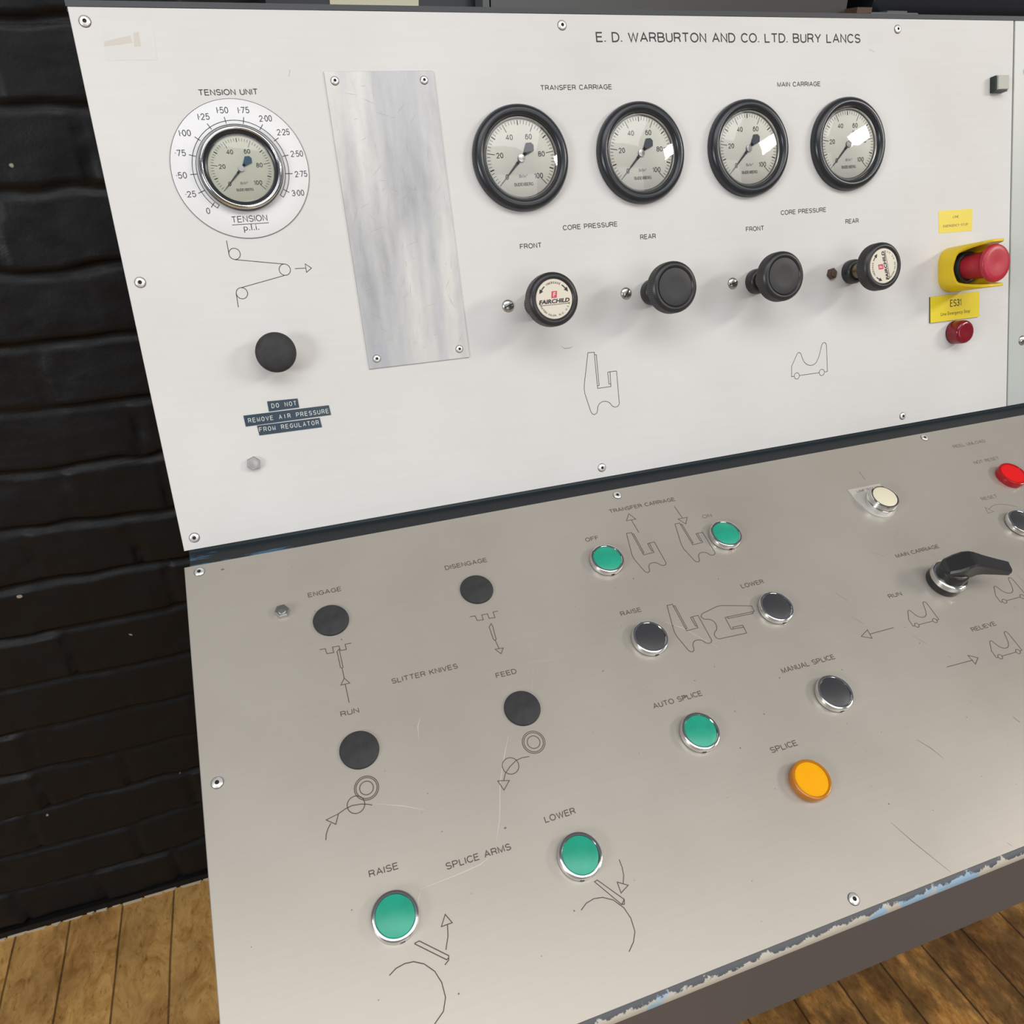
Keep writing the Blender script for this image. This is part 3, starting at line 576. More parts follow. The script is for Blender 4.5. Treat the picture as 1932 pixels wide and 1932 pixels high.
def letter(parent, body, x, y, width, cap, mt, wt=.115, label=None, z=0.12):
    b = MB(); stroke_text(b, body, (x, y), width, cap, z, wt=wt)
    o = b.build('lettering', mt, parent, smooth=False); o['label'] = label or 'engraved words ' + body
    return o
for body, x, y, x2, cap in (('TENSION UNIT', 75.6, -58.7, 118.3, 4.25), ('E. D. WARBURTON AND CO. LTD. BURY LANCS', 403.7, -21.6, 682.2, 8.0),
        ('TRANSFER CARRIAGE', 348.2, -58.9, 414.9, 4.1), ('MAIN CARRIAGE', 585.6, -59.1, 634.4, 4.2), ('CORE PRESSURE', 356.1, -172.3, 409.3, 4.25),
        ('FRONT', 314.4, -185.2, 334.6, 4.25), ('REAR', 431, -185.2, 447, 4.35), ('FRONT', 543.5, -185.6, 563.9, 4.35), ('CORE PRESSURE', 583.7, -172.9, 636.7, 4.3), ('REAR', 659.6, -185.7, 675.7, 4.4)):
    letter(gauge_panel, body, x, y, x2 - x, cap, M_engrave, .14 if cap > 5 else .145)
for body, x, y, x2, cap, mt in (('ENGAGE', 88, -50.3, 114, 4.2, 0), ('RUN', 94.7, -153.9, 107.7, 4.0, 0), ('SLITTER KNIVES', 134.6, -138.5, 184.8, 4.2, 0), ('DISENGAGE', 198.6, -50.6, 235, 4.3, 0),
        ('FEED', 210.3, -153.9, 226.6, 4.2, 0), ('TRANSFER CARRIAGE', 358.4, -25.7, 425.4, 4.2, 0), ('OFF', 324.8, -50.7, 337.4, 4.2, 0), ('ON', 441.6, -51, 451.2, 4.2, 1), ('RAISE', 325.3, -127.7, 344, 4.2, 0),
        ('LOWER', 439.3, -128.3, 461.7, 4.3, 0), ('AUTO SPLICE', 317.3, -208.1, 359.2, 4.2, 0), ('MANUAL SPLICE', 431.5, -208.3, 482.4, 4.3, 0), ('SPLICE', 388.4, -263.2, 411.5, 4.3, 0), ('MAIN CARRIAGE', 600.4, -134.1, 650.4, 4.0, 0),
        ('RUN', 565.5, -170, 579.4, 4.0, 0), ('RELIEVE', 618.7, -217.7, 645.3, 4.0, 0), ('REEL UNLOAD', 756.6, -26.7, 800.1, 4.0, 1), ('NOT RESET', 763.9, -51.5, 797.7, 4.0, 1), ('RESET', 735.8, -95.3, 756.1, 4.0, 1),
        ('LOWER', 210.4, -262.6, 232.6, 4.3, 0), ('SPLICE ARMS', 139.8, -272, 183.4, 4.3, 0), ('RAISE', 92.8, -262.6, 111.4, 4.2, 0)):
    letter(button_panel, body, x, y, x2 - x, cap, (M_engrave_low, M_engrave_fade)[mt], .15)

def pic(parent, label, lines, circles=(), wd=0.5, mt=None):
    b = MB()
    for l in lines: b.line(l, wd)
    for x, y, r in circles: b.circle((x, y), r, wd)
    o = b.build('pictogram', mt or M_engrave_low, parent, smooth=False); o['label'] = label
UW = 0.5
pic(gauge_panel, 'engraved line drawing of three rollers and a web with an arrow', PIC_WEB, PIC_WEBC, 0.5, M_engrave)
pic(gauge_panel, 'engraved outline of a notched carriage arm', PIC_T, (), UW, M_engrave)
pic(gauge_panel, 'engraved outline of a wheeled carriage', PIC_C, PIC_CW, UW, M_engrave)
LW = 0.58
pic(button_panel, 'engraved carriage arm outline beside OFF', PIC_T_OFF, (), LW)
pic(button_panel, 'engraved carriage arm outline beside ON', PIC_T_ON, (), LW)
pic(button_panel, 'engraved upright carriage arm outline beside RAISE', PIC_T_RAISE, (), LW)
pic(button_panel, 'engraved carriage arm outline lying on its side beside LOWER', PIC_T_LOWER, (), LW)
pic(button_panel, 'engraved arrow pointing up under TRANSFER CARRIAGE', PIC_ARR1, (), LW)
pic(button_panel, 'engraved arrow pointing down under TRANSFER CARRIAGE', PIC_ARR2, (), LW)
pic(button_panel, 'engraved wheeled carriage outline under RUN', PIC_C_RUN, PIC_CW_RUN, 0.55)
pic(button_panel, 'engraved wheeled carriage outline under RELIEVE', PIC_C_REL, PIC_CW_REL, 0.55)
pic(button_panel, 'engraved wheeled carriage outline below the black lever', PIC_C_RT, PIC_CW_RT, 0.55)
pic(button_panel, 'engraved arrow pointing left beside the RUN carriage', PIC_ARR3, (), LW)
pic(button_panel, 'engraved arrow pointing right beside the RELIEVE carriage', PIC_ARR4, (), LW)
pic(button_panel, 'engraved curved arrow at RESET', PIC_RST, (), 0.5, M_engrave_fade)
pic(button_panel, 'engraved knife pushed into a stepped line under ENGAGE', PIC_ENG, (), LW)
pic(button_panel, 'engraved knife drawn away from a stepped line under DISENGAGE', PIC_DIS, (), LW)
pic(button_panel, 'engraved rollers with a curved arrow pointing up under RUN', PIC_RUN, PIC_RUNC, 0.6)
pic(button_panel, 'engraved rollers with a curved arrow pointing down under FEED', PIC_FEED, PIC_FEEDC, 0.55)
pic(button_panel, 'engraved splice arm lifted off a drum beside RAISE', PIC_RAISE, (), 0.6)
pic(button_panel, 'engraved splice arm lowered onto a drum beside LOWER', PIC_LOWER, (), 0.55)
def marks(parent, name, lines, wd, mt, label, taper=True, z=0.08):
    b = MB()
    for l in lines: b.line(l, wd, z, taper=taper)
    o = b.build(name, mt, parent, smooth=False); o['label'] = label
    if len(lines) > 1: o['kind'] = 'stuff'
marks(button_panel, 'scratches', SCR_DARK, 0.45, M_scratch_dark, 'dark scratches')
marks(button_panel, 'scratches', SCR_LIGHT, 0.35, M_scratch_light, 'pale scratches')
marks(button_panel, 'slot_mark', SCR_SLOT, 1.0, M_engrave_low, 'short dark slot above the cream button')
marks(gauge_panel, 'scratches', UP_MARKS, 0.4, M_scratch_dark, 'small dark scuffs')
# specks of dirt on the button panel
b = MB(); rs = random.Random(11)
for k in range(75):
    x, y, r_ = rs.uniform(20, 620), rs.uniform(-365, -15), rs.choice((0.25, 0.3, 0.4, 0.6))
    b.prism([(x + r_ * rs.uniform(.6, 1.3) * math.cos(a), y + r_ * rs.uniform(.6, 1.3) * math.sin(a)) for a in np.linspace(0, 5.2, 6)], 0.02, 0.07)
for x, y, r_ in ((183.5, -258, 1.0), (344.8, -205.2, 1.7), (367, -253, .7), (28, -8.5, 1.4)):
    b.prism([(x + r_ * math.cos(a), y + r_ * .6 * math.sin(a)) for a in np.linspace(0, 5.5, 7)], 0.02, 0.1)
b.build('dirt_specks', M_scratch_dark, button_panel, smooth=False)['kind'] = 'stuff'
b = MB(); b.prism(TAPE_STAIN[0], 0.02, 0.10); b.prism(TAPE_STAIN[1], 0.1, 0.16, 1); b.prism(TAPE_STAIN[2], 0.1, 0.16, 1)
b.build('tape_residue', [M_stain_pale, M_stain_brown], gauge_panel, smooth=False)['label'] = 'faint square of old tape with brown glue'

# rivets, bolts and screws of the panels
def rivet_mesh(R_):
    b = MB(); b.lathe([(R_ * 1.04, 0, 2), (R_ * 1.02, .35, 2), (R_ * .93, .6, 2), (R_ * .86, .95), (R_ * .62, 1.3), (R_ * .36, 1.35), (R_ * .31, .5, 1), (0.01, .4, 1)], 32)
    return b
riv = rivet_mesh(3.9).build('rivet', [M_rivet, M_dark_hole, M_rivet_edge], gauge_panel, T3(9.3, -9.4))
for u_, v_ in ((9.6, -387), (9.4, -187.4), (373.3, -8.7), (371.9, -387.1), (727, -9.2), (728.6, -387.3)):
    o = riv.copy(); col.objects.link(o); o.matrix_basis = T3(u_, v_)
for u_, t_ in ((10.8, -6.9), (10, -177.8), (373.3, -7.5), (732.5, -6.6), (390.7, -365.2)):
    o = riv.copy(); col.objects.link(o); o.parent = button_panel; o.matrix_basis = T3(u_, t_)
def hex_bolt(parent, u, v, rot, mt, R_=5.4, h=4.2):
    b = MB()
    hexp = [(R_ * 1.06 * math.cos(PI / 3 * k + rot), R_ * 1.06 * math.sin(PI / 3 * k + rot)) for k in range(6)]
    b.prism(hexp, 0, h, 0, bevel=0.7); b.lathe([(R_ * .62, h), (R_ * .60, h + 1.2), (0.01, h + 1.4)], 20)
    b.build('hex_bolt', mt, parent, T3(u, v), sharp=25)
hex_bolt(gauge_panel, 65.2, -334.5, 0.35, M_bolt); hex_bolt(button_panel, 67.2, -59.2, 0.1, M_steel)
hex_bolt(gauge_panel, 640.5, -232.2, 0.2, M_rust, 5.3, 3.2)
hex_bolt(cover, 899, -47, 0.2, M_rust, 5.0, 3.0)
def slot_screw(parent, u, v, rot, mt):
    b = MB(); b.lathe([(5.4, 0, 2), (5.3, .5, 2), (4.9, .9), (4.0, 1.6), (2.6, 2.0), (0.01, 2.15)], 32)
    ca, sa = math.cos(rot), math.sin(rot)
    b.prism([(x * ca - y * sa, x * sa + y * ca) for x, y in ((-4.2, -.55), (4.2, -.55), (4.2, .55), (-4.2, .55))], 0.9, 2.2, 1)
    b.build('slotted_screw', [mt, M_dark_hole, M_rivet_edge], parent, T3(u, v))
slot_screw(gauge_panel, 297.5, -231.5, 0.35, M_steel); slot_screw(gauge_panel, 412.2, -231, 0.9, M_steel); slot_screw(gauge_panel, 525.8, -231.7, 0.25, M_steel); slot_screw(cover, 898.5, -325.3, 0.5, M_steel)

# ------------------------------------------------------------------ gauges
def scale_marks(b, R_, z, num_cap, sub=True):
    """0-100 dial: 270 degrees from lower left round to lower right"""
    A = lambda v: math.radians(225 - 2.7 * v)
    for v in range(0, 101, 2):
        a = A(v); big = v % 20 == 0; mid = v % 10 == 0
        r0 = R_ * (.76 if big else .86 if mid else .89)
        wd = R_ * (.017 if big else .030 if mid else .013)
        b.line([(r0 * math.cos(a), r0 * math.sin(a)), (R_ * .985 * math.cos(a), R_ * .985 * math.sin(a))], wd, z)
    for v in range(0, 101, 20):
        a = A(v); rr_ = R_ * (.62 if v not in (0, 100) else .66)
        stroke_text(b, str(v), (rr_ * math.cos(a), rr_ * math.sin(a) - num_cap / 2), None, num_cap, z, align='C', wt=.14)
    b.text('lb/in²', (0, -R_ * .50), None, R_ * .085, z, align='C', mi=1, shear=.2)
    stroke_text(b, 'BUDENBERG', (0, -R_ * .72), R_ * .56, R_ * .09, z, align='C', mi=1, wt=.16)
def pointer(b, R_, z, blue=0):
    a = math.radians(225); ca, sa = math.cos(a), math.sin(a)
    P = lambda l, t: (l * ca - t * sa, l * sa + t * ca)
    b.prism([P(R_ * .90, 0.12), P(R_ * .16, R_ * .035), P(R_ * .16, -R_ * .035), P(R_ * .90, -.12)], z, z + .5)
    b.prism([P(-R_ * .12, R_ * .035), P(-R_ * .28, R_ * .10), P(-R_ * .41, R_ * .15), P(-R_ * .52, R_ * .05), P(-R_ * .52, -R_ * .05), P(-R_ * .41, -R_ * .15), P(-R_ * .28, -R_ * .10), P(-R_ * .12, -R_ * .035)], z, z + .5, blue)
    b.lathe([(R_ * .10, z), (R_ * .10, z + .9), (R_ * .05, z + 1.1, 2), (.01, z + 1.15, 2)], 24)
    b.prism([P(R_ * .2, R_ * .04), P(R_ * -.2, R_ * .04), P(R_ * -.2, -R_ * .04), P(R_ * .2, -R_ * .04)], z, z + .5)
def big_gauge(mw, label):
    g = thing('pressure_gauge', mw, label, 'pressure gauge', 'black rimmed pressure gauges')
    b = MB(); b.lathe([(42.5, 0), (42.6, 3.0), (41.9, 5.6), (40.2, 7.6), (37.6, 8.6), (35.2, 8.0), (33.8, 6.4), (33.2, 4.2), (33.0, 1.0)], 96)
    b.build('bezel', M_ring_black, g, sharp=50)
    b = MB(); b.lathe([(33.1, 4.4), (32.4, 4.8), (31.6, 4.4), (31.5, 2.4)], 80); b.build('retaining_ring', M_steel, g)
    b = MB(); b.lathe([(33, 2.4), (.01, 2.4)], 64); b.build('dial', M_dial, g)
    b = MB(); scale_marks(b, 30.6, 2.52, 4.3); b.circle((0, 0), 31.1, .45, 2.52, 72); b.build('dial_markings', [M_ink, M_ink_grey], g, smooth=False)
    b = MB(); pointer(b, 30, 2.9, 0); b.build('pointer', [M_needle, M_needle_blue, M_steel], g)
    b = MB(); b.lathe([(32.6, 4.8), (28, 5.8), (20, 6.9), (10, 7.5), (.01, 7.7)], 64); b.build('glass', M_glass, g)
    return g
GV = -112.4
g0 = big_gauge(upon(323.3, GV), 'black rimmed pressure gauge beside the bare aluminium plate, first of the TRANSFER CARRIAGE pair')
for u_, lb in ((437.0, 'black rimmed pressure gauge, second of the TRANSFER CARRIAGE pair, above a plain black knob'),
               (549.2, 'black rimmed pressure gauge, first of the MAIN CARRIAGE pair, above a plain black knob'),
               (662.9, 'black rimmed pressure gauge farthest from the aluminium plate, with a bright window reflection')):
    clone(g0, upon(u_, GV), lb)

tdial = thing('scale_plate', upon(96.4, -111.3), 'round white scale plate reading TENSION p.l.i., numbered 0 to 3.00', 'scale plate')
b = MB(); b.lathe([(49.9, 0), (49.9, .7), (49.6, .9), (30, .9)], 112); b.build('plate', M_white_disc, tdial)
b = MB(); b.circle((0, 0), 50.05, .35, .72, 112); b.build('plate_edge', M_engrave, tdial, smooth=False)
b = MB()
ox, oy = 96.4, -111.3
for tkk in TTICK: b.line([(x - ox, y - oy) for x, y in tkk], .5, 1.02)
a0, a1 = 230, -27
for r_ in (34.9, 32.2): b.circle((0, 0), r_, .45, 1.02, 90, a0, -38)
for a in (a0, -38): b.line([(32.0 * math.cos(math.radians(a)), 32.0 * math.sin(math.radians(a))), (35.1 * math.cos(math.radians(a)), 35.1 * math.sin(math.radians(a)))], .45, 1.02)
for s__, x, y in TNUM: stroke_text(b, s__.replace('1', '|'), (x - ox, y - oy - 2.2), {1: 2.8, 3: 7.4, 4: 8.2 if '1' in s__ else 9.4}[len(s__)], 4.5, 1.02, align='C', wt=.115)
stroke_text(b, 'TENSION', (82.5 - ox, -149.4 - oy), 26.6, 4.7, 1.02, wt=.115); b.line([(82.3 - ox, -150.9 - oy), (109.6 - ox, -150.9 - oy)], .45, 1.02); b.text('p.l.i.', (90.3 - ox, -155.6 - oy), 11.4, 4.4, 1.02, off=-.006)
b.build('scale_markings', M_engrave, tdial, smooth=False)
tg = thing('pressure_gauge', upon(96.4, -111.3, .9), 'small chrome rimmed pressure gauge in the middle of the round TENSION scale plate', 'pressure gauge')
b = MB(); b.lathe([(30.4, 0, 1), (30.7, 2.2, 1), (30.6, 4.4, 1), (30.0, 5.6, 1), (28.9, 6.6), (27.7, 6.9), (27.0, 6.5), (26.6, 5.0, 1), (25.2, 4.0, 1), (24.2, 3.6, 1), (23.7, .6, 1)], 96); b.build('bezel', [M_chrome, M_ring_black], tg, sharp=50)
b = MB(); b.lathe([(24, 1.7), (.01, 1.7)], 64); b.build('dial', M_dial_old, tg)
b = MB(); scale_marks(b, 22.2, 1.82, 3.3); b.build('dial_markings', [M_ink, M_ink_grey], tg, smooth=False)
b = MB(); pointer(b, 21.6, 2.1, 1); b.build('pointer', [M_needle, M_needle_blue, M_white_disc], tg)
b = MB(); b.lathe([(24.3, 3.8), (18, 4.3), (10, 4.7), (.01, 4.9)], 56); b.build('glass', M_glass, tg)

# ------------------------------------------------------------------ regulator knobs
def face_label(k, rot):
    b = MB(); Rl = 15.9
    b.lathe([(Rl + .4, 42.6), (Rl, 43.3), (.01, 43.45)], 56)
    def tw(x, y): return (x * math.cos(rot) - y * math.sin(rot), x * math.sin(rot) + y * math.cos(rot))
    z = 43.6
    b.text('FAIRCHILD', tw(-.4, -3.2), 27.0, 3.2, z, rot, 'C', off=.035, mi=1, shear=.25)
    b.line([tw(-13.4, -4.4), tw(13.2, -4.4)], .35, z, 1)
    b.prism([tw(*q) for q in ((-2.6, .9), (2.2, .9), (3.0, 6.3), (-1.8, 6.3))], z - .1, z, 2)
    b.text('F', tw(.1, 1.9), None, 3.4, z + .06, rot, 'C', off=.01, mi=3, shear=.15)
    def arc_text(t, r_, a_mid, step, cap, up):
        n = len(t)
        for i, ch in enumerate(t):
            if ch == ' ': continue
            a = math.radians(a_mid + (i - (n - 1) / 2) * step * (-1 if up else 1))
            ang = a - PI / 2 if up else a + PI / 2
            rr_ = r_ if up else r_ + cap
            b.text(ch, tw(rr_ * math.cos(a), rr_ * math.sin(a)), None, cap, z, ang + rot, 'C', mi=1)
    arc_text('INCREASE', 12.4, 90, 7.6, 1.7, True)
    arc_text('WINSTON-SALEM, N.C. U.S.A.', 12.6, 270, 6.2, 1.5, False)
    for sg in (1, -1):
        pts = [(13.2 * math.cos(math.radians(90 + sg * a)), 13.2 * math.sin(math.radians(90 + sg * a))) for a in (36, 42, 48, 54)]
        b.line([tw(*q) for q in pts], .8, z, 1)
        e = pts[-1]; dx, dy = e[0] - pts[-2][0], e[1] - pts[-2][1]; d = math.hypot(dx, dy); dx /= d; dy /= d
        b.prism([tw(e[0] + dx * 3.4, e[1] + dy * 3.4), tw(e[0] - dy * 1.7, e[1] + dx * 1.7), tw(e[0] + dy * 1.7, e[1] - dx * 1.7)], z - .1, z, 1)
    return b.build('face_label', [M_knob_label, M_ink, M_logo_red, M_logo_white], k, smooth=False)
M_face = mat('worn_black_face', (0.036, 0.036, 0.037), 0.5, 0, 0.4)
def knob(mw, label, rot=None, blank=True):
    k = thing('regulator_knob', mw, label, 'control knob', 'black pressure regulator knobs')
    b = MB(); b.lathe([(11.6, 0), (11.9, 2), (11.7, 6.5), (10.8, 9), (9.6, 9.9), (8.4, 10.1)], 48); b.build('collar', M_bakelite, k)
    b = MB(); b.lathe([(8.0, 9.6), (7.4, 14), (7.0, 19), (7.2, 25), (8.4, 31)], 40); b.build('stem', M_brass, k)
    b = MB()
    b.lathe([(8, 29.8), (17.5, 29.8), (20.6, 30.4), (21.8, 31.8), (22.2, 33), (22.2, 40.2), (21.7, 42), (20.6, 43.3), (19.4, 44.1), (18.2, 44.3), (17.2, 43.9), (16.7, 43.0), (16.2, 42.6), (.01, 42.6)], 160, knurl=({4, 5}, .7))
    b.build('knob_head', M_bakelite, k, sharp=40)
    if rot is not None: face_label(k, rot)
    else:
        b = MB(); b.lathe([(16.3, 42.6), (16.1, 43.3), (15.6, 43.5), (8.5, 43.5), (7.6, 43.4), (.01, 43.45)], 56); b.build('face_disc', M_face, k)
    return k
KV = -232.4
knob(upon(324.1, KV), 'black regulator knob with an upright cream FAIRCHILD label, next to the aluminium plate', 0.0)
k2 = knob(upon(438.2, KV), 'plain faced black regulator knob below REAR of the TRANSFER CARRIAGE gauges')
clone(k2, upon(551.3, KV), 'plain faced black regulator knob below FRONT of the MAIN CARRIAGE gauges')
knob(upon(664.6, KV), 'black regulator knob with a tilted, worn cream label, nearest the emergency stop', math.radians(102))

# black mushroom push button under the web drawing
t = thing('push_button', upon(97.4, -249.7), 'large domed black mushroom button above the blue embossed tapes', 'push button')
b = MB(); b.lathe([(13.6, 0), (13.6, 3.5), (12.4, 4.5), (9, 4.6), (9, 12)], 48); b.build('collar', M_white_disc, t)
b = MB(); b.lathe([(8, 11), (13.8, 11.2), (15.3, 12.6), (15.6, 14.4), (15.0, 16.4), (13.0, 18.2), (9.0, 19.6), (4, 20.3), (.01, 20.4)], 72); b.build('button_head', M_rubber, t)

# bare aluminium plate
t = thing('blank_plate', upon(213.2, -157.2), 'tall scratched bare aluminium plate fixed by four rivets', 'metal plate')
b = MB(); b.prism([(-43.6, -114), (43.6, -114), (43.6, 112.6), (42.2, 114), (-43.6, 114)], 0, 1.2, bevel=.3); b.build('plate', M_alu, t, sharp=20)
b = MB(); rs = random.Random(4)
for k in range(70):
    x, y, a, l = rs.uniform(-40, 40), rs.uniform(-105, 105), rs.choice((0.1, -0.2, .6, 1.4, 1.57, -.5)) + rs.gauss(0, .25), rs.uniform(2, 13)
    x2, y2 = x + l * math.cos(a), y + l * math.sin(a)
    if abs(x2) < 42 and abs(y2) < 110: b.line([(x, y), ((x + x2) / 2 + rs.uniform(-.4, .4), (y + y2) / 2), (x2, y2)], .22, 1.26, taper=True)
b.build('scratches', mat('alu_scratch', (0.30, 0.29, 0.28), .5, .5), t, smooth=False)['kind'] = 'stuff'
pr = rivet_mesh(3.2).build('rivet', [M_rivet, M_dark_hole, M_rivet_edge], t, T3(177.1 - 213.2, -50 + 157.2, 1.2))
for u_, v_ in ((248.2, -50.3), (177, -263.3), (248.7, -263.2)):
    o = pr.copy(); col.objects.link(o); o.matrix_basis = T3(u_ - 213.2, v_ + 157.2, 1.2)

# embossed tapes
for body, lab, quad, (x, y, wd) in (
        ('DO NOT', 'short dark blue embossed tape reading DO NOT', ((84.2, -286.8), (108.1, -287.5), (108.2, -294.9), (84.2, -295.0)), (86.7, -292.7, 19.9)),
        ('REMOVE AIR PRESSURE', 'longest dark blue embossed tape reading REMOVE AIR PRESSURE', ((64.2, -295.6), (131.9, -296.2), (132.5, -304.3), (64.5, -304.5)), (66.9, -301.9, 64.2)),
        ('FROM REGULATOR', 'dark blue embossed tape reading FROM REGULATOR', ((73.1, -305.0), (122.9, -305.4), (123.6, -313.3), (73.6, -313.0)), (73.9, -310.3, 47.7))):
    t = thing('embossed_label', upon(0, 0), lab, 'label tape', 'dark blue embossed label tapes')
    cx = sum(q[0] for q in quad) / 4; cy = sum(q[1] for q in quad) / 4
    t.matrix_world = upon(cx, cy)
    b = MB(); b.prism([(q[0] - cx, q[1] - cy) for q in quad], 0, .45); b.build('tape', M_tape, t, smooth=False)
    b = MB(); n = len(body); st = wd / (n - .25)
    for i, ch in enumerate(body):
        if ch != ' ': stroke_text(b, ch, (x - cx + st * (i + .4), y - cy - .012 * st * i), None if ch == 'I' else st * .72, 3.7, .62, align='C', wt=.13)
    b.build('embossed_letters', M_emboss, t, smooth=False)

# ------------------------------------------------------------------ emergency stop group
t = thing('warning_sticker', upon(801, -191.4), 'glossy yellow sticker reading LINE EMERGENCY STOP, above the red stop button', 'sticker')
b = MB(); b.prism([(-23, 11.3), (22.8, 10.9), (22.2, -11.3), (-22.5, -11)], 0, .25); b.build('film', M_sticker_yellow, t, smooth=False)
b = MB(); stroke_text(b, 'LINE', (-3.5, 3.0), 7.6, 2.3, .35); stroke_text(b, 'EMERGENCY STOP', (-16.9, -5.6), 33.7, 2.4, .35); b.build('lettering', M_ink_grey, t, smooth=False)

t = thing('emergency_stop', upon(800.5, -240.7), 'red mushroom emergency stop button inside a yellow guard', 'emergency stop button')
def guard():
    """square tube with rounded corners; tall flaps above and below the button, cut low at the sides"""
    b = MB(); H = 23.0; rc = 16.0; per = []
    for cx, cy, a0 in ((H - rc, H - rc, 0), (-(H - rc), H - rc, 90), (-(H - rc), -(H - rc), 180), (H - rc, -(H - rc), 270)):
        for k in range(9): a = math.radians(a0 + k * 90 / 8); per.append((cx, cy, math.cos(a), math.sin(a), rc))
    full = []
    for i in range(len(per)):
        full.append(per[i]); j = (i + 1) % len(per)
        if i % 9 == 8:
            for s in range(1, 14):
                f = s / 14; full.append((per[i][0] * (1 - f) + per[j][0] * f, per[i][1] * (1 - f) + per[j][1] * f, per[i][2] * (1 - f) + per[j][2] * f, per[i][3] * (1 - f) + per[j][3] * f, rc))
    n = len(full); th = 2.8
    def pos(q, off): return (q[0] + q[2] * (q[4] - off), q[1] + q[3] * (q[4] - off))
    def sm(t): t = min(max(t, 0), 1); return t * t * (3 - 2 * t)
    def height(x, y):
        p = math.degrees(math.atan2(abs(y), abs(x)))
        return 17.0 + 3.0 * sm(p / 33.0) + 30.0 * sm((p - 33.0) / 39.0)
    rows = []
    for off, kind in ((0, 0), (0, 1), (0.5, 2), (th - .5, 2), (th, 1), (th, 0)):
        rr_ = []
        for q in full:
            x, y = pos(q, off); xo, yo_ = pos(q, 0)
            z = 0 if kind == 0 else height(xo, yo_) - (0.6 if kind == 1 else 0)
            rr_.append((x, y, z))
        rows.append(rr_)
    vs = [p for r_ in rows for p in r_]
    fs = [(j * n + i, j * n + (i + 1) % n, (j + 1) * n + (i + 1) % n, (j + 1) * n + i) for j in range(len(rows) - 1) for i in range(n)]
    b.add(vs, fs); return b
guard().build('guard', M_yellow, t, sharp=45)
b = MB(); b.prism([(-20.5, -9), (-9, -20.5), (9, -20.5), (20.5, -9), (20.5, 9), (9, 20.5), (-9, 20.5), (-20.5, 9)], 0.1, 3); b.build('guard_base', M_yellow, t)
b = MB(); b.lathe([(16.4, 3), (16.4, 15), (15.8, 17), (13.8, 17.6), (12.8, 17.2), (12.4, 12)], 56); b.build('collar', M_green_black, t)
b = MB(); b.lathe([(12.2, 10), (12.5, 20), (13.0, 32), (13.7, 39), (15.2, 42.2), (17.6, 44.2), (18.6, 45.6), (18.6, 47.0), (18.0, 48.6), (16.6, 49.6), (12.5, 49.9), (6.5, 49.5), (.01, 49.3)], 72); b.build('button_head', M_stop_red, t)

t = thing('nameplate', upon(799.1, -279.6), 'yellow engraved plate reading ES31 Line Emergency Stop, between stop button and red lamp', 'nameplate')
b = MB(); b.prism([(-33.6, -13.4), (33.6, -13.4), (33.6, 13.4), (-33.6, 13.4)], .0, 1.3, 1); b.prism([(-33.6, -13.4), (33.6, -13.4), (33.6, 13.4), (-33.6, 13.4)], 1.3, 1.7, 0); b.build('plate', [M_label_yellow, M_green_black], t, smooth=False)
b = MB(); stroke_text(b, 'ES31', (-6.9, .7), 15.4, 7.4, 1.8, wt=.12); b.text('Line Emergency Stop', (-19.6, -7.5), 40.4, 3.5, 1.8, off=-.004); b.build('lettering', M_ink, t, smooth=False)
t = thing('indicator_lamp', upon(800, -306.3), 'dark red domed indicator lamp below the yellow ES31 plate', 'indicator lamp')
b = MB(); b.lathe([(12.3, 0), (12.3, 1.2), (11.9, 1.6)], 56); b.build('lamp_base', M_bakelite, t)
b = MB(); b.lathe([(12.4, 1.0), (12.4, 9.5), (12.1, 12.4), (11.0, 14.2), (9.2, 15.0), (6.5, 15.0), (3.2, 14.6), (.01, 14.4)], 64); b.build('lens', M_dome_red, t)
t = thing('square_button', upon(854, -61.1), 'small square push button with a pale face at the panel seam', 'push button')
b = MB()
b.prism([(-8.1, -7.5), (8.1, -7.5), (8.1, 7.5), (-8.1, 7.5)], 0, 7.0, bevel=.6); b.build('button_body', M_green_black, t, sharp=20)
b = MB(); b.prism([(-6.9, -6.3), (7.4, -6.3), (7.4, 6.7), (-6.9, 6.7)], 7.0, 9.0, bevel=.5); b.build('button_face', M_sq_face, t, sharp=20)

# ------------------------------------------------------------------ push buttons on the sloping panel
def chrome_button(mw, label, cap_mat, group, h=6.2, R_=14.5):
    t = thing('push_button', mw, label, 'push button', group)
    b = MB(); b.lathe([(R_ - .9, 0, 1), (R_ - .9, .9, 1), (R_ - .1, 1.0), (R_, 1.6), (R_, h - 1.2), (R_ - .5, h - .3), (R_ - 1.2, h), (12.4, h), (12.1, h - .3), (12.0, h - 2.2)], 72)
    b.box(-1.2, 1.6, -R_ - .12, -R_ + .6, .6, 2.3, 1)
    b.build('bezel', [M_chrome, M_dark_hole], t)
    b = MB(); b.lathe([(11.95, h - 2.4), (11.95, h - .7), (11.5, h - .45), (.01, h - .55)], 64); b.build('cap', cap_mat, t)
    return t
GG, GB = 'green push buttons', 'black chrome rimmed push buttons'
c0 = chrome_button(lowon(333.9, -74.5), 'green push button under the word OFF', M_green, GG)
for u_, t_, lb in ((450.7, -74.6, 'green push button beside the word ON'), (341.4, -234.8, 'green push button under AUTO SPLICE'),
                   (103.0, -288.9, 'green push button under RAISE for the splice arms, at the bottom of the panel'), (224.3, -289.0, 'green push button under LOWER for the splice arms')):
    clone(c0, lowon(u_, t_, 0, random.uniform(-.3, .3)), lb)
c1 = chrome_button(lowon(338.1, -153.5), 'black chrome rimmed push button under RAISE, with a carriage arm drawing beside it', M_blackcap, GB)
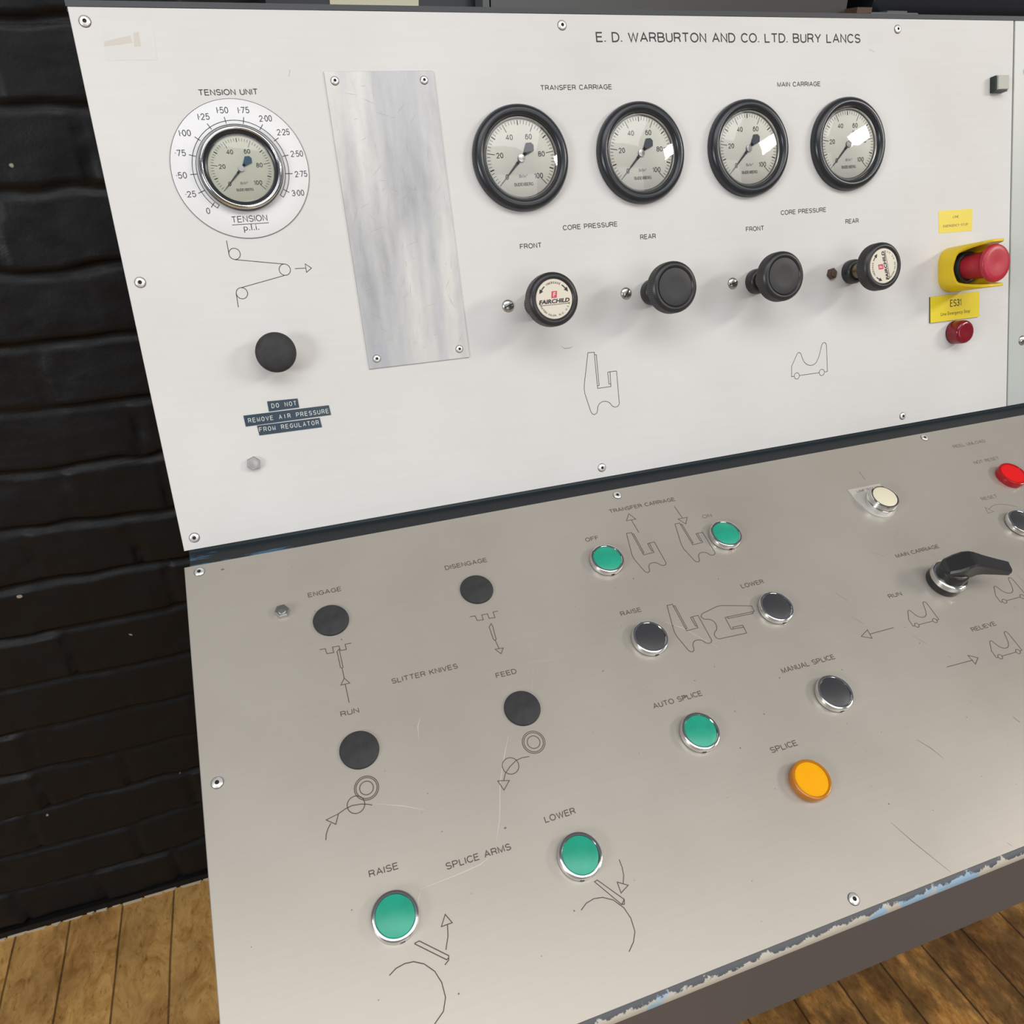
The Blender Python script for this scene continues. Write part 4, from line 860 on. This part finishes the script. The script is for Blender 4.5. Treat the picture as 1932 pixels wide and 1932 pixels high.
for u_, t_, lb in ((456.1, -154.0, 'black chrome rimmed push button under LOWER, at the end of the tipped arm drawing'), (460.8, -235.2, 'black chrome rimmed push button under MANUAL SPLICE'),
                   (751.8, -129.9, 'black chrome rimmed push button under RESET, cut by the picture edge')):
    clone(c1, lowon(u_, t_, 0, random.uniform(-.3, .3)), lb)
def plug(mw, label):
    o = MB(); o.lathe([(13.4, 0), (13.5, .9), (13.1, 1.7), (12.0, 2.2), (.01, 2.4)], 64)
    p = o.build('blanking_plug', M_rubber, None); p.matrix_world = mw
    return tag(p, label, 'blanking plug', 'flat black blanking plugs')
p0 = plug(lowon(101.3, -75.1), 'flat black plug under the word ENGAGE')
for u_, t_, lb in ((102.4, -180.9, 'flat black plug under RUN on the slitter knives side'), (218.0, -75.1, 'flat black plug under the word DISENGAGE'), (221.2, -181.7, 'flat black plug under the word FEED')):
    o = p0.copy(); col.objects.link(o); o.matrix_world = lowon(u_, t_); o['label'] = lb

def lens_lamp(mw, label, m_face, m_rim):
    t = thing('indicator_lamp', mw, label, 'indicator lamp', 'flat coloured indicator lamps')
    b = MB(); b.lathe([(14.3, 0), (14.5, .8), (14.5, 6.0), (14.2, 6.8), (13.4, 7.2), (12.5, 7.1), (12.2, 6.5), (12.2, 2)], 72); b.build('lens_rim', m_rim, t)
    b = MB(); b.lathe([(12.25, 2), (12.2, 6.5), (.01, 6.7)], 64); b.build('lens_face', m_face, t)
lens_lamp(lowon(403.3, -289.4), 'round amber indicator lamp under SPLICE', M_amber, M_amber_rim)
lens_lamp(lowon(788.2, -75.8), 'round bright red indicator lamp under NOT RESET', M_red, M_red_rim)

# lamp test button on its tag
t = thing('legend_plate', lowon(0, 0), 'small grey metal tag reading LAMP TEST under the cream button', 'legend plate')
cx, cy = 621.5, -70
t.matrix_world = lowon(cx, cy)
poly = [(601.7, -51.8), (640.2, -51.8), (640.2, -66)] + [(622.3 + 17.4 * math.cos(math.radians(a)), -73.6 + 17.4 * math.sin(math.radians(a))) for a in range(0, -181, -12)] + [(602.4, -66)]
b = MB(); b.prism([(x - cx, y - cy) for x, y in poly], 0, 1.0, bevel=.25); b.build('plate', M_tag, t, sharp=25)
b = MB(); stroke_text(b, 'LAMP TEST', (609.6 - cx, -57.4 - cy), 20, 2.7, 1.1, wt=.13); b.build('lettering', M_engrave_low, t, smooth=False)
t = thing('push_button', lowon(623.9, -74.4, 1.0), 'tall chrome push button with a cream cap on the LAMP TEST tag', 'push button')
b = MB(); b.lathe([(14.4, 0), (14.5, .6), (14.5, 4.4), (14.0, 4.9), (13.9, 5.3), (13.7, 9.6), (13.2, 10.4), (12.4, 10.6), (11.9, 10.4, 1), (11.8, 9.5, 1)], 72); b.build('bezel', [M_chrome, M_bakelite], t)
b = MB(); b.lathe([(11.75, 8), (11.7, 10.3), (11.2, 10.6), (.01, 10.8)], 64); b.build('cap', M_cream, t)

# rotary selector with a long lever
t = thing('selector_switch', lowon(626.3, -167.8), 'black rotary selector switch with long lever handle and knurled chrome ring', 'selector switch')
b = MB(); b.lathe([(15.2, 0), (15.6, .8), (15.3, 6.6), (14.4, 7.4)], 64); b.build('skirt', M_bakelite, t)
b = MB(); b.lathe([(14.2, 7.0), (15.6, 7.3), (15.8, 8), (15.8, 11.6), (15.4, 12.4), (14.6, 12.9), (12.2, 13.0)], 128, knurl=({2, 3}, .5)); b.build('knurled_ring', M_chrome, t, sharp=50)
b = MB(); b.lathe([(12.9, 12.6), (12.8, 18.5), (12.2, 21.0), (11.0, 22.2), (9, 22.8), (.01, 23)], 56)
b.build('hub', M_bakelite, t)
def lever():
    b = MB(); a = math.radians(-19); ca, sa = math.cos(a), math.sin(a)
    # stations along the lever: distance, half width, bottom, top
    S_ = [(-12, 6.2, 19.5, 22.5), (-10.5, 8.2, 19, 25.5), (-5, 9.4, 18.5, 31.0), (0, 9.4, 18.5, 36.0), (4, 8.6, 18.5, 38.6), (7, 8.0, 18.8, 39.0), (11, 7.4, 19.6, 38.4), (14.5, 6.9, 23.0, 37.7), (19, 6.6, 24.2, 36.8), (30, 6.2, 24.6, 34.6), (42.5, 6.0, 25.0, 32.2), (43.2, 5.6, 25.3, 31.8)]
    vs = []
    for L, hw, z0, z1 in S_:
        c = 1.1
        for x, z in ((-hw, z0 + c), (-hw + c, z0), (hw - c, z0), (hw, z0 + c), (hw, z1 - c * 1.5), (hw - c * 1.5, z1), (-hw + c * 1.5, z1), (-hw, z1 - c * 1.5)):
            vs.append((L * ca - x * sa, L * sa + x * ca, z))
    n = len(S_); fs = [(i * 8 + k, (i + 1) * 8 + k, (i + 1) * 8 + (k + 1) % 8, i * 8 + (k + 1) % 8) for i in range(n - 1) for k in range(8)]
    fs += [tuple(range(8)), tuple(reversed(range((n - 1) * 8, n * 8)))]
    b.add(vs, fs); return b
lever().build('lever_handle', M_bakelite, t, sharp=14)

# ------------------------------------------------------------------ things behind the top rim
TOP = 1193
def on_top(name, label, cat, boxes, mats, parts=()):
    t = thing(name, Matrix.Translation((boxes[0] * .001, boxes[1] * .001, TOP * .001)), label, cat)
    return t
t = thing('switch_box', Matrix.Translation((.235, .105, TOP * .001)), 'black box with a torn cream plate standing behind the top rim', 'switch box')
b = MB(); b.box(-95, 85, -35, 45, 0, 140); b.build('box_body', M_bg_dark, t, smooth=False)
b = MB(); b.prism([(-43, 13.5), (-20, 11.8), (5, 12.4), (22, 11.2), (33, 13.2), (35, 40), (-42, 40)], 0, 1); o = b.build('cream_plate', M_bg_cream, t, smooth=False)
o.matrix_basis = Matrix.Translation((0, -.0352, 0)) @ Matrix.Rotation(PI / 2, 4, 'X')
t = thing('steel_cabinet', Matrix.Translation((.51, .10, TOP * .001)), 'grey sheet steel cabinet standing behind the top rim', 'cabinet')
b = MB(); b.box(-182, 196, -50, 60, 0, 180); b.build('cabinet_body', M_grey_sheet, t, smooth=False)
b = MB(); b.box(-190, -184, -52, 60, 0, 180); b.build('edge_strip', M_bg_mid, t, smooth=False)
t = thing('machine_roller', Matrix.Translation((.93, .10, TOP * .001)), 'black glossy machine roller lying behind the top rim', 'roller')
b = MB(); b.lathe([(26, -170), (28, -168), (28, 260), (26, 262)], 48, cap0=True, cap1=True); o = b.build('roller_body', M_bg_dark, t); o.matrix_basis = Matrix.Translation((0, 0, .033)) @ Matrix.Rotation(PI / 2, 4, 'Y')
b = MB(); b.box(-158, -132, -35, 35, 0, 17); b.build('bearing_block', M_bg_mid, t, smooth=False)
b = MB(); b.box(200, 226, -35, 35, 0, 17); b.build('bearing_block', M_bg_mid, t, smooth=False)
t = thing('machine_bracket', Matrix.Translation((.725, .02, TOP * .001)), 'flat grey bracket with an orange tip on the top rim', 'bracket')
b = MB(); b.prism([(-22, -10), (36, -10), (30, 30), (-14, 30)], 0, 10.5, bevel=1); b.build('foot', M_bg_mid, t, smooth=False)
b = MB(); b.box(-24, -6, 8, 26, 11, 16); b.build('orange_tip', M_bg_brown, t, smooth=False)
